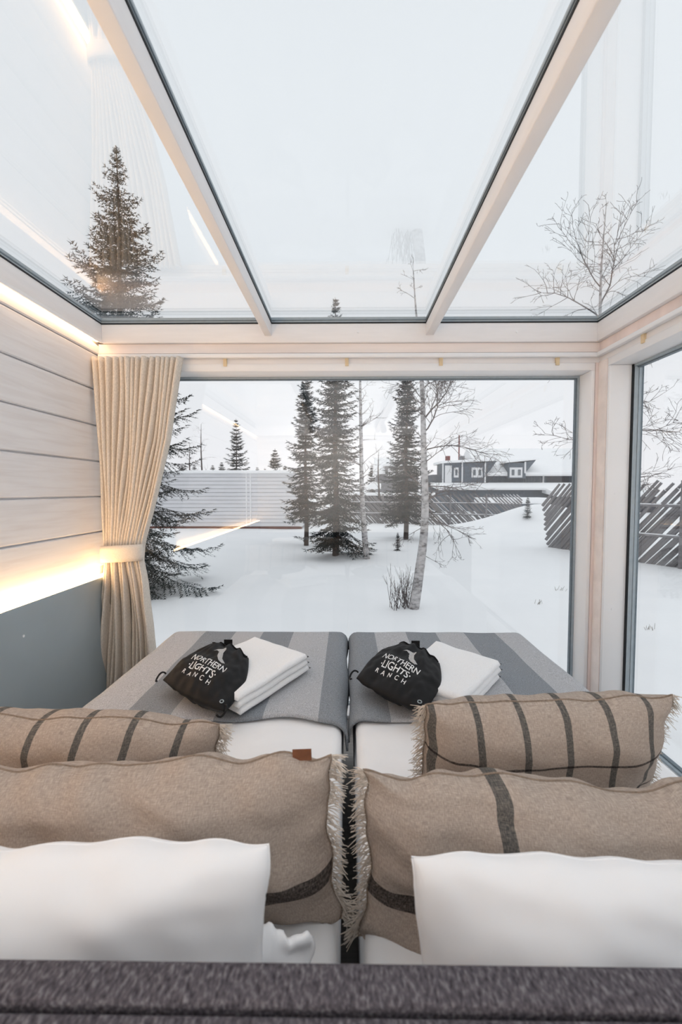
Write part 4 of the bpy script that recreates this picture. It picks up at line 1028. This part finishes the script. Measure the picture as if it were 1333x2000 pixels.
# lower snow roofs in front
m = MB(); m.prism([(YH-5, hz(957)), (YH-5, hz(953)), (YH-.9, hz(943)), (YH-.9, hz(950))], hx(838), hx(1190), 'x'); child(fixn(m.build('porch_roof_snow', M['snow'])), hs)
hb_('porch_wall', 'house_wall', 838, 1190, 958, 998, YH-4, YH-1)
m = MB(); m.prism([(YH-7, hz(968)), (YH-7, hz(963)), (YH-4.2, hz(951)), (YH-4.2, hz(962))], hx(1024), hx(1195), 'x'); child(fixn(m.build('porch_roof_snow', M['snow'])), hs)
hb_('porch_wall', 'house_dark', 1030, 1195, 968, 998, YH-6.6, YH-4.3)
hb_('chimney', 'red_paint', 877, 884, 889, 902, YH+1, YH+1.7); hb_('chimney', 'house_grey', 905, 913, 889, 900, YH+1, YH+1.7)
mp_ = at(897, 896, 54); tag(MB().tube([(0, 0, ZS - 0.3 - mp_.z), (0, 0, at(897, 850, 54).z - mp_.z)], [0.10, 0.07], 8).build('flag_mast', M['red_paint']), 'thin dark red mast rising above the house roof', 'mast').location = mp_
# shed with snow roof
sh = empty('shed', (12, 36, ZS)); tag(sh, 'low dark shed with a thick snow slab roof in front of the house', 'building')
s0, s1 = at(940, 972, 36), at(1072, 984, 36)
child(bevel_obj(MB().box(s0.x, s1.x, 35.5, 38, s1.z, s0.z).build('roof_snow', M['snow']), .1, 3), sh)
child(bx('wall', M['house_wall'], None, s0.x+.3, s1.x-.1, 35.8, 37.8, ZS-.1, s1.z), sh)
# neighbouring house on the left of it
nh = empty('house', (4, 48, ZS)); tag(nh, 'grey house with snowy roof half hidden behind the birches', 'building')
def nb_(name, mat, px0, px1, py0, py1, y0, y1):
    return child(MB().box(at(px0, 930, 48).x, at(px1, 930, 48).x, y0, y1, at(800, py1, 48).z, at(800, py0, 48).z).build(name, M[mat]), nh)
nb_('wall', 'house_grey', 742, 818, 925, 990, 48, 54)
m = MB(); m.prism([(47.4, at(800, 926, 48).z), (47.4, at(800, 921, 48).z), (51, at(800, 890, 48).z), (54.6, at(800, 926, 48).z)], at(735, 930, 48).x, at(822, 930, 48).x, 'x'); child(fixn(m.build('roof_snow', M['snow'])), nh)
nb_('dormer_wall', 'house_grey', 752, 776, 911, 930, 47.2, 50); nb_('dormer_roof_snow', 'snow', 749, 779, 907, 911, 46.8, 50.5); nb_('window', 'house_white', 757, 771, 916, 930, 47.1, 47.2)
m = MB(); m.prism([(at(712, 930, 46).x, at(730, 955, 46).z), (at(728, 930, 46).x, at(730, 941, 46).z), (at(742, 930, 46).x, at(742, 945, 46).z), (at(742, 930, 46).x, at(742, 955, 46).z)], 44, 47, 'y'); child(fixn(m.build('porch_roof_snow', M['snow'])), nh)
# long low outbuilding behind the fence
ob = empty('outbuilding', (2, 40, ZS)); tag(ob, 'long low outbuilding with snowy roof right behind the pole fence', 'building')
a0, a1 = at(684, 962, 34), at(850, 968, 34)
child(bevel_obj(MB().box(a0.x, a1.x, 33.6, 37, a1.z, a0.z).build('roof_snow', M['snow']), .08, 3), ob)
child(bx('wall', M['house_dark'], None, a0.x+.2, a1.x-.2, 34, 36.6, ZS-.1, a1.z), ob)
